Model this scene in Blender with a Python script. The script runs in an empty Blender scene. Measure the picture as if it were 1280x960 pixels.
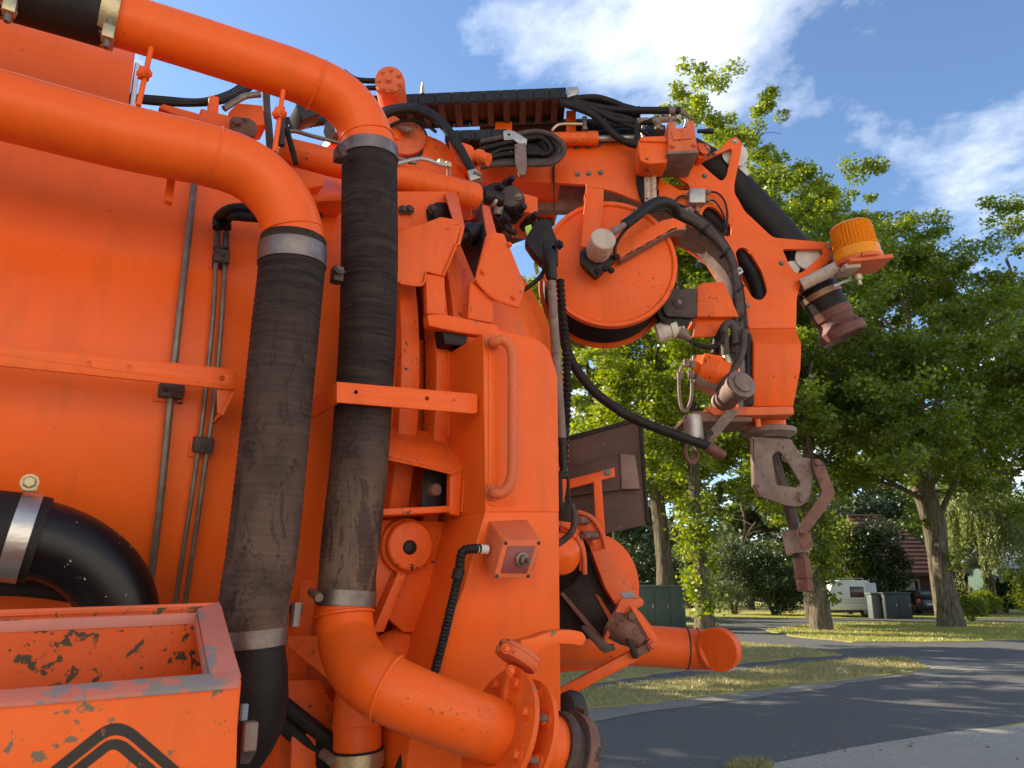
import bpy, bmesh, math, random
import numpy as np
from mathutils import Vector, Matrix
from mathutils.geometry import tessellate_polygon

scene = bpy.context.scene
R_ = math.radians
# ------------------------------------------------------------------ camera
PITCH = R_(14.87)
CAMZ = 1.65
cam_d = bpy.data.cameras.new('camera')
cam_d.sensor_width = 36.0
cam_d.lens = 27.0
cam_d.clip_start = 0.05
cam_d.clip_end = 2000
cam = bpy.data.objects.new('camera', cam_d)
scene.collection.objects.link(cam)
cam.location = (0, 0, CAMZ)
cam.rotation_euler = (math.pi / 2 + PITCH, 0, 0)
scene.camera = cam
cam_d.dof.use_dof = True
cam_d.dof.focus_distance = 2.4
cam_d.dof.aperture_fstop = 11.0

# ------------------------------------------------------------------ world + sun
SUN_TO = Vector((-0.90, 0.42, 0)).normalized()      # horizontal direction towards the sun
SUN_EL = R_(28)
w = bpy.data.worlds.new('World')
scene.world = w
w.use_nodes = True
nt = w.node_tree
nt.nodes.clear()
out = nt.nodes.new('ShaderNodeOutputWorld')
bg = nt.nodes.new('ShaderNodeBackground')
bg.inputs['Strength'].default_value = 0.112
sky = nt.nodes.new('ShaderNodeTexSky')
sky.sky_type = 'NISHITA'
sky.sun_disc = False
sky.sun_elevation = SUN_EL
sky.sun_rotation = math.atan2(SUN_TO.x, SUN_TO.y)
sky.air_density = 1.0
sky.dust_density = 0.25
sky.ozone_density = 3.5
# broken cloud: fractal noise on the sky direction projected to a cloud layer
geo = nt.nodes.new('ShaderNodeTexCoord')
sep = nt.nodes.new('ShaderNodeSeparateXYZ')
nt.links.new(geo.outputs['Generated'], sep.inputs[0])
def wmath(op, a, b=None, clamp=False):
    n = nt.nodes.new('ShaderNodeMath'); n.operation = op; n.use_clamp = clamp
    for i, v in enumerate((a, b)):
        if v is None: continue
        if hasattr(v, 'is_linked'): nt.links.new(v, n.inputs[i])
        else: n.inputs[i].default_value = v
    return n.outputs[0]
zc = wmath('MAXIMUM', sep.outputs['Z'], 0.03)
zc = wmath('ADD', zc, 0.12)
cx = wmath('DIVIDE', sep.outputs['X'], zc)
cy = wmath('DIVIDE', sep.outputs['Y'], zc)
comb = nt.nodes.new('ShaderNodeCombineXYZ')
nt.links.new(cx, comb.inputs[0]); nt.links.new(cy, comb.inputs[1])
mp = nt.nodes.new('ShaderNodeMapping')
CLOUD_OFF = (16.468, 8.5016, -4.5156)
mp.inputs['Location'].default_value = CLOUD_OFF
mp.inputs['Rotation'].default_value = (0, 0, R_(-20))
mp.inputs['Scale'].default_value = (1.15, 1.3, 1.0)
nt.links.new(comb.outputs[0], mp.inputs[0])
nz = nt.nodes.new('ShaderNodeTexNoise')
nz.inputs['Scale'].default_value = 1.15
nz.inputs['Detail'].default_value = 9
nz.inputs['Roughness'].default_value = 0.60
nz.inputs['Distortion'].default_value = 0.25
nt.links.new(mp.outputs[0], nz.inputs['Vector'])
cr = nt.nodes.new('ShaderNodeValToRGB')
cr.color_ramp.elements[0].position = 0.49
cr.color_ramp.elements[0].color = (0, 0, 0, 1)
cr.color_ramp.elements[1].position = 0.765
cr.color_ramp.elements[1].color = (1, 1, 1, 1)
nt.links.new(nz.outputs['Fac'], cr.inputs[0])
mix = nt.nodes.new('ShaderNodeMixRGB')
fade = wmath('MULTIPLY', sep.outputs['Z'], 12.0, True)      # no cloud below the horizon
nt.links.new(wmath('MULTIPLY', cr.outputs[0], fade), mix.inputs[0])
nt.links.new(sky.outputs[0], mix.inputs[1])
mix.inputs[2].default_value = (9.5, 9.6, 9.8, 1)
nt.links.new(mix.outputs[0], bg.inputs[0])
nt.links.new(bg.outputs[0], out.inputs[0])

sun_d = bpy.data.lights.new('sun', 'SUN')
sun_d.energy = 5.0
sun_d.angle = R_(0.5)
sun_d.color = (1.0, 0.90, 0.74)
sun = bpy.data.objects.new('sun', sun_d)
scene.collection.objects.link(sun)
to_sun = Vector((SUN_TO.x * math.cos(SUN_EL), SUN_TO.y * math.cos(SUN_EL), math.sin(SUN_EL)))
sun.rotation_euler = to_sun.to_track_quat('Z', 'Y').to_euler()
sun.location = to_sun * 60

vs = scene.view_settings
vs.view_transform = 'Standard'
vs.look = 'None'
vs.exposure = 1.1
vs.gamma = 1.0
scene.cycles.max_bounces = 8
scene.cycles.transparent_max_bounces = 8

# ------------------------------------------------------------------ geometry of the view: a pixel of the photograph gives a ray, a real plane of the place gives its depth
CP, SP = math.cos(PITCH), math.sin(PITCH)
CAM = Vector((0, 0, CAMZ))
def ray(px, py):
    r, u = (px - 640) / 960.0, (480 - py) / 960.0
    return Vector((r, CP - u * SP, SP + u * CP))
def V(px, py, y):
    d = ray(px, py); return CAM + d * (y / d.y)
def G(px, py, z=0.0):
    d = ray(px, py); return CAM + d * ((z - CAMZ) / d.z)
AZ = R_(59)
D = Vector((math.sin(AZ), math.cos(AZ), 0))          # along the truck, towards its rear
N = Vector((-math.cos(AZ), math.sin(AZ), 0))         # into the truck
UP = Vector((0, 0, 1))
FWD = Vector((0, 1, 0))
P0 = Vector((0, 2.0, 0))
def S(px, py, off):
    d = ray(px, py)
    t = (off - (CAM - P0).dot(N)) / d.dot(N)
    return CAM + d * t
def L(s, off, z): return P0 + D * s + N * off + UP * z
TR, TZ = 0.92, 2.12                                   # tank radius, axis height
def T(px, py, dr=0.0):
    d = ray(px, py)
    o = CAM - L(0, TR, TZ)
    dd = d - D * d.dot(D); oo = o - D * o.dot(D)
    a, b, c = dd.dot(dd), 2 * dd.dot(oo), oo.dot(oo) - (TR + dr) ** 2
    q = b * b - 4 * a * c
    if q < 0: return CAM + d * (-b / (2 * a))
    return CAM + d * ((-b - math.sqrt(q)) / (2 * a))
def cdepth(p): return p.y * CP + (p.z - CAMZ) * SP
def pm(p, px): return px * cdepth(p) / 960.0          # pixels -> metres at p
def So(off): return lambda x, y: S(x, y, off)
def Vy(y0): return lambda x, y: V(x, y, y0)
def To(dr): return lambda x, y: T(x, y, dr)
def on(fn, pts): return [fn(*p) for p in pts]

# ------------------------------------------------------------------ materials
MATS = {}
def mat(name):
    m = bpy.data.materials.new(name); m.use_nodes = True
    MATS[name] = m
    t = m.node_tree
    return m, t, t.nodes['Principled BSDF']
def nd(t, typ, **kw):
    n = t.nodes.new(typ)
    for k, v in kw.items():
        if k in n.inputs: n.inputs[k].default_value = v
        else: setattr(n, k, v)
    return n
def coords(t, scale=(1, 1, 1), kind='Object'):
    c = nd(t, 'ShaderNodeTexCoord'); mp = nd(t, 'ShaderNodeMapping')
    mp.inputs['Scale'].default_value = scale
    t.links.new(c.outputs[kind], mp.inputs[0]); return mp.outputs[0]
def noise(t, vec, scale, detail=4, rough=0.55, dist=0.0):
    n = nd(t, 'ShaderNodeTexNoise'); n.inputs['Scale'].default_value = scale
    n.inputs['Detail'].default_value = detail; n.inputs['Roughness'].default_value = rough
    n.inputs['Distortion'].default_value = dist
    t.links.new(vec, n.inputs['Vector']); return n.outputs['Fac']
def ramp(t, fac, stops):
    r = nd(t, 'ShaderNodeValToRGB'); e = r.color_ramp.elements
    while len(e) < len(stops): e.new(0.5)
    for i, (p, c) in enumerate(stops):
        e[i].position = p; e[i].color = (*c, 1) if len(c) == 3 else c
    t.links.new(fac, r.inputs[0]); return r.outputs[0]
def mixc(t, fac, a, b):
    m = nd(t, 'ShaderNodeMixRGB')
    for i, v in enumerate((fac, a, b)):
        if hasattr(v, 'is_linked'): t.links.new(v, m.inputs[i])
        else: m.inputs[i].default_value = v if i == 0 else (*v, 1)
    return m.outputs[0]
def bump(t, b, h, strength=0.3, dist=0.01):
    n = nd(t, 'ShaderNodeBump'); n.inputs['Strength'].default_value = strength
    n.inputs['Distance'].default_value = dist
    t.links.new(h, n.inputs['Height']); t.links.new(n.outputs[0], b.inputs['Normal'])
W0 = (0, 0, 0); W1 = (1, 1, 1)

def paint(name, base, var, chip=0.0, chipcol=(0.05, 0.035, 0.03), rough=0.42, dirt=0.25, scale=1.0, coat=0.0, chipscale=38):
    m, t, b = mat(name)
    v = coords(t)
    c = mixc(t, ramp(t, noise(t, v, 2.3 * scale, 5), [(0.35, W0), (0.7, W1)]), base, var)
    # thin grime in runs
    vs_ = coords(t, (6, 6, 0.9))
    g = ramp(t, noise(t, vs_, 3.5, 6, 0.6), [(0.52, W0), (0.78, (dirt, dirt, dirt))])
    c = mixc(t, g, c, (0.16, 0.065, 0.03))
    n4 = noise(t, v, 3.1, 4, 0.6)
    sp0 = nd(t, 'ShaderNodeMath', operation='MULTIPLY_ADD'); t.links.new(n4, sp0.inputs[0]); sp0.inputs[1].default_value = 0.45; t.links.new(noise(t, v, 120, 2, 0.5), sp0.inputs[2])
    sp = ramp(t, sp0.outputs[0], [(0.985, W0), (1.0, (0.6, 0.6, 0.6))])
    c = mixc(t, sp, c, (0.10, 0.035, 0.02))
    # soft sooty patches and faded chalky areas
    c = mixc(t, ramp(t, noise(t, v, 1.7, 6, 0.66, 0.7), [(0.56, W0), (0.80, (dirt * 1.1,) * 3)]), c, (0.22, 0.045, 0.012))
    c = mixc(t, ramp(t, noise(t, coords(t, (1.3, 1.3, 0.8)), 2.9, 6, 0.62, 0.4), [(0.60, W0), (0.82, (0.22,) * 3)]), c, (0.82, 0.22, 0.075))
    # hairline scratches
    sc_ = nd(t, 'ShaderNodeMath', operation='SUBTRACT'); t.links.new(noise(t, coords(t, (14, 14, 2.2)), 6, 2, 0.5, 2.0), sc_.inputs[0]); sc_.inputs[1].default_value = 0.5
    sa_ = nd(t, 'ShaderNodeMath', operation='ABSOLUTE'); t.links.new(sc_.outputs[0], sa_.inputs[0])
    sm_ = nd(t, 'ShaderNodeMath', operation='MULTIPLY'); t.links.new(ramp(t, sa_.outputs[0], [(0.0, (0.5,) * 3), (0.006, W0)]), sm_.inputs[0]); t.links.new(ramp(t, n4, [(0.55, W0), (0.68, W1)]), sm_.inputs[1])
    c = mixc(t, sm_.outputs[0], c, (0.45, 0.10, 0.04))
    if chip != 0:
        n2 = noise(t, v, chipscale, 5, 0.62, 0.4)
        n3 = noise(t, v, 5.0, 3)
        ad = nd(t, 'ShaderNodeMath', operation='MULTIPLY_ADD'); t.links.new(n3, ad.inputs[0]); ad.inputs[1].default_value = 0.55; t.links.new(n2, ad.inputs[2])
        msk = ramp(t, ad.outputs[0], [(0.93 - chip, W0), (0.95 - chip, W1)])
        c = mixc(t, msk, c, chipcol)
    t.links.new(c, b.inputs['Base Color'])
    rr = ramp(t, noise(t, v, 9, 4), [(0.3, (rough - 0.08,) * 3), (0.7, (rough + 0.12,) * 3)])
    t.links.new(rr, b.inputs['Roughness'])
    b.inputs['Coat Weight'].default_value = coat
    b.inputs['Coat Roughness'].default_value = 0.12
    b.inputs['Specular IOR Level'].default_value = 0.24
    bump(t, b, noise(t, v, 210, 2), 0.05, 0.002)
    return m
ORANGE = paint('orange_paint', (0.88, 0.128, 0.013), (0.81, 0.104, 0.009), 0.0, rough=0.36, coat=0.06, dirt=0.2)
ORANGE_W = paint('orange_paint_worn', (0.86, 0.126, 0.014), (0.74, 0.096, 0.010), -0.035, rough=0.44, dirt=0.34, coat=0.04, chipscale=60)
ORANGE_C = paint('orange_paint_chipped', (0.88, 0.135, 0.018), (0.80, 0.11, 0.014), 0.003, chipcol=(0.20, 0.13, 0.075), rough=0.5, dirt=0.2, chipscale=42)
ORANGE_I = paint('orange_paint_scarred', (0.70, 0.10, 0.014), (0.60, 0.08, 0.012), 0.115, chipcol=(0.06, 0.042, 0.018), rough=0.5, dirt=0.3, chipscale=42)
SCRAPED = paint('scraped_rim', (0.62, 0.17, 0.11), (0.50, 0.20, 0.16), 0.085, chipcol=(0.25, 0.21, 0.19), rough=0.55, dirt=0.3, chipscale=18)
ORANGE_D = paint('orange_paint_dusty_lit', (0.72, 0.145, 0.05), (0.60, 0.12, 0.045), -0.03, rough=0.55, dirt=0.4, chipscale=60)
CREAM = paint('cream_paint', (0.55, 0.42, 0.33), (0.44, 0.33, 0.26), -0.02, rough=0.55, dirt=0.4, chipscale=60)

def simple(name, c1, c2, rough, metal=0.0, scale=14, b_s=0.2, stretch=(1, 1, 1), dots=None, spec=0.5):
    m, t, b = mat(name)
    v = coords(t, stretch)
    c = mixc(t, ramp(t, noise(t, v, scale, 6, 0.6), [(0.32, W0), (0.70, W1)]), c1, c2)
    if dots:
        c = mixc(t, ramp(t, noise(t, coords(t), dots[1], 4, 0.6), [(dots[2], W0), (dots[2] + 0.06, W1)]), c, dots[0])
    t.links.new(c, b.inputs['Base Color'])
    b.inputs['Roughness'].default_value = rough
    b.inputs['Metallic'].default_value = metal
    b.inputs['Specular IOR Level'].default_value = spec
    bump(t, b, noise(t, v, scale * 6, 4), b_s, 0.004)
    return m
STEEL = simple('dull_steel', (0.14, 0.11, 0.085), (0.25, 0.20, 0.16), 0.48, 0.55, 30)
GALV = simple('galvanised_steel', (0.34, 0.31, 0.29), (0.50, 0.46, 0.43), 0.42, 0.6, 40)
BRASS = simple('yellow_zinc_steel', (0.38, 0.29, 0.15), (0.55, 0.46, 0.30), 0.38, 0.75, 25)
BAND = simple('clamp_band_steel', (0.13, 0.10, 0.09), (0.25, 0.205, 0.185), 0.42, 0.7, 18)
BAND_L = simple('clamp_band_bright', (0.46, 0.42, 0.40), (0.58, 0.54, 0.5), 0.34, 0.85, 18)
RUST = simple('rusty_steel', (0.15, 0.066, 0.045), (0.24, 0.115, 0.08), 0.7, 0.15, 22, 0.4, dots=((0.06, 0.03, 0.022), 30, 0.6))
TIP = simple('red_rust_nozzle', (0.17, 0.055, 0.036), (0.11, 0.038, 0.026), 0.62, 0.1, 30, 0.4, dots=((0.07, 0.03, 0.025), 34, 0.58))
DUSTY = simple('dusty_brown_steel_and_shade', (0.155, 0.102, 0.080), (0.26, 0.18, 0.145), 0.66, 0.1, 26, 0.35, dots=((0.13, 0.07, 0.055), 40, 0.60))
DUSTY_SHADE_D = simple('dark_dusty_steel_and_shade', (0.042, 0.026, 0.021), (0.095, 0.058, 0.046), 0.62, 0.2, 24, 0.35)
GREASE_SHADE = simple('greasy_black_metal_and_shade', (0.006, 0.0045, 0.004), (0.026, 0.014, 0.010), 0.45, 0.0, 26, 0.5, spec=0.3)  # greasy parts; also blackens recesses where only shade lies
BLACK = simple('black_plastic', (0.008, 0.0075, 0.008), (0.018, 0.016, 0.016), 0.55, 0, 20, 0.2, spec=0.3)
CHAIN = simple('chain_plastic', (0.010, 0.0095, 0.011), (0.020, 0.019, 0.021), 0.5, 0, 20, 0.15, dots=((0.04, 0.03, 0.025), 30, 0.63), spec=0.3)
CHAINB = simple('dusty_chain_bar', (0.030, 0.021, 0.018), (0.06, 0.042, 0.036), 0.7, 0, 20, 0.15)
RUBBER = simple('black_hose_rubber', (0.008, 0.0065, 0.0065), (0.022, 0.0155, 0.013), 0.6, 0, 18, 0.25, spec=0.28)
DUSTHOSE = simple('dusty_hose_rubber', (0.045, 0.030, 0.024), (0.095, 0.065, 0.052), 0.75, 0, 24, 0.3)
FLAP = simple('brown_rubber_sheet', (0.070, 0.030, 0.024), (0.115, 0.053, 0.043), 0.6, 0, 5, 0.2, dots=((0.18, 0.12, 0.10), 60, 0.66))
FLAPB = simple('grey_brown_bracket', (0.20, 0.135, 0.11), (0.28, 0.19, 0.155), 0.6, 0.1, 18, 0.2)
WHITEP = simple('white_plastic', (0.70, 0.66, 0.58), (0.52, 0.45, 0.38), 0.5, 0, 16, 0.1)
ALU = simple('aluminium_sheet', (0.55, 0.55, 0.56), (0.68, 0.68, 0.70), 0.38, 0.6, 12, 0.1)
PANEL = simple('dark_red_panel', (0.20, 0.028, 0.022), (0.26, 0.05, 0.04), 0.4, 0, 20, 0.1)
BLUEST = simple('blue_grey_sticker', (0.16, 0.22, 0.30), (0.22, 0.28, 0.34), 0.4, 0, 20, 0.1)
HIVIS = simple('yellow_green_plastic', (0.45, 0.75, 0.05), (0.5, 0.7, 0.08), 0.5, 0, 20, 0.1)
COPPER = simple('copper_brown_band', (0.28, 0.15, 0.09), (0.36, 0.21, 0.13), 0.5, 0.4, 20, 0.2)
DECAL = simple('black_decal', (0.010, 0.006, 0.0055), (0.018, 0.010, 0.008), 0.5, 0, 20, 0.05, dots=((0.5, 0.12, 0.05), 55, 0.685))
TYRE = simple('tyre_rubber', (0.02, 0.02, 0.02), (0.045, 0.042, 0.04), 0.8, 0, 20, 0.3)
# black lacquered elbow with white nicks
m, t, b = mat('black_lacquer'); v = coords(t)
c = mixc(t, ramp(t, noise(t, v, 7, 5), [(0.35, W0), (0.75, W1)]), (0.005, 0.004, 0.006), (0.016, 0.009, 0.007))
b.inputs['Specular IOR Level'].default_value = 0.35
c = mixc(t, ramp(t, noise(t, v, 48, 3, 0.6), [(0.675, W0), (0.69, W1)]), c, (0.5, 0.45, 0.40))
t.links.new(c, b.inputs['Base Color']); b.inputs['Roughness'].default_value = 0.36
LACQ = m
# wrapped suction hose: fine wrap ridges round the hose, brown dust lying in soft streaks, dark cracks
def wrap(name, dustamt, z0, z1):
    m, t, b = mat(name)
    v = coords(t); vb = coords(t, (3, 3, 38))
    streak = noise(t, vb, 2.4, 7, 0.68, 0.6)
    blot = noise(t, coords(t, (1, 1, 0.75)), 7, 6, 0.62, 0.5)
    c = mixc(t, ramp(t, streak, [(0.36, W0), (0.74, W1)]), (0.010, 0.0065, 0.0056), (0.060, 0.037, 0.029))
    # dust gathers on the lower half of the hose (spray thrown up from the road)
    sp = nd(t, 'ShaderNodeSeparateXYZ'); t.links.new(v, sp.inputs[0])
    mr = nd(t, 'ShaderNodeMapRange'); t.links.new(sp.outputs['Z'], mr.inputs[0])
    mr.inputs[1].default_value = z1; mr.inputs[2].default_value = z0; mr.inputs[3].default_value = 0.0; mr.inputs[4].default_value = dustamt
    ma = nd(t, 'ShaderNodeMath', operation='MULTIPLY'); t.links.new(ramp(t, blot, [(0.34, (0.18,) * 3), (0.56, W1)]), ma.inputs[0]); t.links.new(mr.outputs[0], ma.inputs[1])
    c = mixc(t, ma.outputs[0], c, (0.165, 0.098, 0.070))
    cr_ = noise(t, coords(t, (1, 1, 0.55)), 9, 5, 0.65, 1.4)
    cr2 = nd(t, 'ShaderNodeMath', operation='SUBTRACT'); t.links.new(cr_, cr2.inputs[0]); cr2.inputs[1].default_value = 0.5
    cr3 = nd(t, 'ShaderNodeMath', operation='ABSOLUTE'); t.links.new(cr2.outputs[0], cr3.inputs[0])
    c = mixc(t, ramp(t, cr3.outputs[0], [(0.0, (0.9,) * 3), (0.014, W0)]), c, (0.010, 0.007, 0.007))
    # oily stains with ragged edges
    st_ = noise(t, coords(t, (2.4, 2.4, 0.8)), 5.5, 6, 0.6, 0.9)
    c = mixc(t, ramp(t, st_, [(0.575, W0), (0.60, (0.6,) * 3)]), c, (0.024, 0.014, 0.013))
    t.links.new(c, b.inputs['Base Color']); b.inputs['Roughness'].default_value = 0.72
    b.inputs['Specular IOR Level'].default_value = 0.22
    bump(t, b, streak, 0.5, 0.006)
    return m
WRAP_A = wrap('wrapped_suction_hose', 0.8, 1.55, 2.25)
WRAP_B = wrap('wrapped_thin_hose', 1.25, 1.65, 2.08)
# amber beacon lens
m, t, b = mat('amber_lens')
b.inputs['Base Color'].default_value = (1.0, 0.36, 0.015, 1); b.inputs['Roughness'].default_value = 0.2
b.inputs['Transmission Weight'].default_value = 0.3; b.inputs['IOR'].default_value = 1.3
b.inputs['Subsurface Weight'].default_value = 0.0
AMBER = m
m, t, b = mat('amber_lens_core'); b.inputs['Base Color'].default_value = (1.0, 0.32, 0.02, 1); b.inputs['Roughness'].default_value = 0.35
AMBER2 = m

# ------------------------------------------------------------------ mesh building
COL = scene.collection
def cat(pts, closed=False, sub=8):
    """Catmull-Rom through pts (Vectors, possibly 4D with radius)."""
    n = len(pts)
    if n < 3: return list(pts)
    o = []
    rng = range(n if closed else n - 1)
    for i in rng:
        if closed: a, b_, c_, d_ = pts[(i - 1) % n], pts[i], pts[(i + 1) % n], pts[(i + 2) % n]
        else: a, b_, c_, d_ = pts[max(i - 1, 0)], pts[i], pts[i + 1], pts[min(i + 2, n - 1)]
        for k in range(sub):
            u = k / sub
            o.append(0.5 * ((2 * b_) + (c_ - a) * u + (2 * a - 5 * b_ + 4 * c_ - d_) * u * u + (3 * b_ - a - 3 * c_ + d_) * u ** 3))
    if not closed: o.append(pts[-1])
    return o
def rnd(poly, r, seg=4):
    """round the corners of a 2D pixel polygon"""
    n = len(poly); o = []
    for i in range(n):
        p = Vector(poly[i][:2]); a = Vector(poly[i - 1][:2]); b_ = Vector(poly[(i + 1) % n][:2])
        rr = poly[i][2] if len(poly[i]) > 2 else r
        da, db = (a - p), (b_ - p)
        k = min(rr, da.length * 0.45, db.length * 0.45)
        if k < 0.01: o.append((p.x, p.y)); continue
        s, e = p + da.normalized() * k, p + db.normalized() * k
        for j in range(seg + 1):
            u = j / seg
            q = s * (1 - u) ** 2 + p * 2 * u * (1 - u) + e * u * u
            o.append((q.x, q.y))
    return o
def frame(ax):
    ax = ax.normalized()
    h = Vector((0, 0, 1)) if abs(ax.z) < 0.9 else Vector((1, 0, 0))
    u = ax.cross(h).normalized(); v = ax.cross(u).normalized()
    return u, v
class MB:
    def __init__(s): s.v = []; s.f = []
    def add(s, vs_, fs):
        k = len(s.v); s.v += [tuple(q) for q in vs_]; s.f += [tuple(i + k for i in f) for f in fs]; return s
    def prism(s, pts, vec, holes=()):
        loops = [list(pts)] + [list(h) for h in holes]
        al = [q for l in loops for q in l]; n = len(al)
        vs_ = al + [q + vec for q in al]; fs = []
        if holes:
            tr = tessellate_polygon(loops)
            nv = Vector((0, 0, 0))
            for i in range(len(pts)): nv += Vector(pts[i]).cross(Vector(pts[(i + 1) % len(pts)]))
            for a, b_, c_ in tr:
                nn = (al[b_] - al[a]).cross(al[c_] - al[a])
                if nn.dot(vec) > 0: a, c_ = c_, a
                fs.append((a, b_, c_)); fs.append((c_ + n, b_ + n, a + n))
        else:
            fs.append(tuple(range(n))); fs.append(tuple(range(2 * n - 1, n - 1, -1)))
        k = 0
        for l in loops:
            m_ = len(l)
            for i in range(m_):
                j = (i + 1) % m_
                fs.append((k + i, k + i + n, k + j + n, k + j))
            k += m_
        return s.add(vs_, fs)
    def box(s, c, ax, ay, az):
        vs_ = [c + ax * i + ay * j + az * k for i in (-.5, .5) for j in (-.5, .5) for k in (-.5, .5)]
        return s.add(vs_, [(0, 1, 3, 2), (4, 6, 7, 5), (0, 4, 5, 1), (2, 3, 7, 6), (0, 2, 6, 4), (1, 5, 7, 3)])
    def lathe(s, o, ax, prof, n=24, cap=True):
        """prof: list of (t along ax in m, radius)"""
        ax = ax.normalized(); u, v_ = frame(ax)
        vs_ = []; fs = []
        for (t_, r) in prof:
            for i in range(n):
                a = 2 * math.pi * i / n
                vs_.append(o + ax * t_ + (u * math.cos(a) + v_ * math.sin(a)) * r)
        for k in range(len(prof) - 1):
            for i in range(n):
                j = (i + 1) % n
                fs.append((k * n + i, k * n + j, (k + 1) * n + j, (k + 1) * n + i))
        if cap:
            fs.append(tuple(range(n - 1, -1, -1))); b0 = (len(prof) - 1) * n; fs.append(tuple(range(b0, b0 + n)))
        return s.add(vs_, fs)
    def cyl(s, p0, p1, r0, r1=None, n=16):
        return s.lathe(p0, p1 - p0, [(0, r0), ((p1 - p0).length, r0 if r1 is None else r1)], n)
    def tube(s, pts, r, n=12, sub=8, smooth=True, cap=True, ridge=None):
        rs = r if isinstance(r, (list, tuple)) else [r] * len(pts)
        p4 = [Vector((p.x, p.y, p.z, q)) for p, q in zip(pts, rs)]
        c = cat(p4, sub=sub) if smooth else p4
        if ridge:
            # corrugation: resample finely along the length
            q = [c[0]]; 
            for a, b_ in zip(c, c[1:]):
                m_ = max(1, int((b_ - a).length / (ridge[0] / 4)))
                q += [a.lerp(b_, (i + 1) / m_) for i in range(m_)]
            c = q; dist = 0
            for i in range(len(c)):
                if i: dist += (c[i].to_3d() - c[i - 1].to_3d()).length
                c[i] = Vector((c[i].x, c[i].y, c[i].z, c[i].w + ridge[1] * math.sin(2 * math.pi * dist / ridge[0])))
        P_ = [q.to_3d() for q in c]; m_ = len(P_)
        tan = [(P_[min(i + 1, m_ - 1)] - P_[max(i - 1, 0)]).normalized() for i in range(m_)]
        u, v_ = frame(tan[0]); vs_ = []; fs = []
        for i in range(m_):
            if i:
                u = (u - tan[i] * u.dot(tan[i])).normalized(); v_ = tan[i].cross(u)
            for k in range(n):
                a = 2 * math.pi * k / n
                vs_.append(P_[i] + (u * math.cos(a) + v_ * math.sin(a)) * c[i].w)
        for i in range(m_ - 1):
            for k in range(n):
                j = (k + 1) % n
                fs.append((i * n + k, i * n + j, (i + 1) * n + j, (i + 1) * n + k))
        if cap:
            fs.append(tuple(range(n - 1, -1, -1))); fs.append(tuple(range((m_ - 1) * n, m_ * n)))
        return s.add(vs_, fs)
    def build(s, name, material, parent=None, bev=0.0, seg=2, ang=35, label=None):
        me = bpy.data.meshes.new(name)
        me.from_pydata(s.v, [], s.f)
        bm = bmesh.new(); bm.from_mesh(me)
        bmesh.ops.recalc_face_normals(bm, faces=bm.faces)
        if bev > 0:
            es = [e for e in bm.edges if len(e.link_faces) == 2 and e.calc_face_angle(0) > R_(28)]
            bmesh.ops.bevel(bm, geom=es, offset=bev, segments=seg, affect='EDGES', profile=0.5, clamp_overlap=True)
        bm.to_mesh(me); bm.free()
        me.polygons.foreach_set('use_smooth', [True] * len(me.polygons))
        me.set_sharp_from_angle(angle=R_(ang))
        me.materials.append(material)
        o = bpy.data.objects.new(name, me); COL.objects.link(o)
        if parent is not None: par(o, parent)
        if label: o['label'] = label
        return o
ROOTM = {}
def par(o, p):
    o.parent = p
    o.matrix_parent_inverse = ROOTM.get(p.name, Matrix.Identity(4)).inverted()
def thing(name, label, cat_, loc=(0, 0, 0), group=None):
    o = bpy.data.objects.new(name, None); COL.objects.link(o)
    o.empty_display_size = 0.2
    o.location = loc; ROOTM[o.name] = Matrix.Translation(loc)
    o['label'] = label; o['category'] = cat_
    if group: o['group'] = group
    return o
def tag(o, label, cat_, group=None):
    o['label'] = label; o['category'] = cat_
    if group: o['group'] = group
    return o
# shorthands
def plate(name, pix, fn, vec, m, p, holes=(), bev=0.002, rd=0, hr=0, label=None):
    q = rnd(pix, rd) if rd else [a[:2] for a in pix]
    hs = [on(fn, rnd(h, hr) if hr else h) for h in holes]
    return MB().prism(on(fn, q), vec, hs).build(name, m, p, bev, label=label)
def hose(name, pts, rpx, m, p, n=12, ridge=None, sub=8, smooth=True, label=None):
    k = pts[len(pts) // 2]
    return MB().tube(pts, pm(k, rpx), n, sub, smooth, ridge=ridge).build(name, m, p, label=label)
_bolt = None
def bolt(pt, ax, r, m, p, name='bolt'):
    """hex head bolt on a washer; shares its mesh"""
    key = 'bolt_' + m.name
    me = bpy.data.meshes.get(key)
    if me is None:
        q = MB().lathe(Vector((0, 0, 0)), UP, [(-0.2, 1.35), (0.18, 1.35)], 14)
        q.lathe(Vector((0, 0, 0.18)), UP, [(0, 1.0), (0.55, 1.0), (0.75, 0.8)], 6)
        o = q.build(key, m); me = o.data; me.name = key
        bpy.data.objects.remove(o)
    o = bpy.data.objects.new(name, me); COL.objects.link(o)
    o.parent = p; o.matrix_parent_inverse = ROOTM.get(p.name, Matrix.Identity(4)).inverted()
    rot = ax.to_track_quat('Z', 'Y').to_matrix().to_4x4()
    o.matrix_basis = Matrix.Translation(pt) @ rot @ Matrix.Scale(r, 4)
    return o
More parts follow.
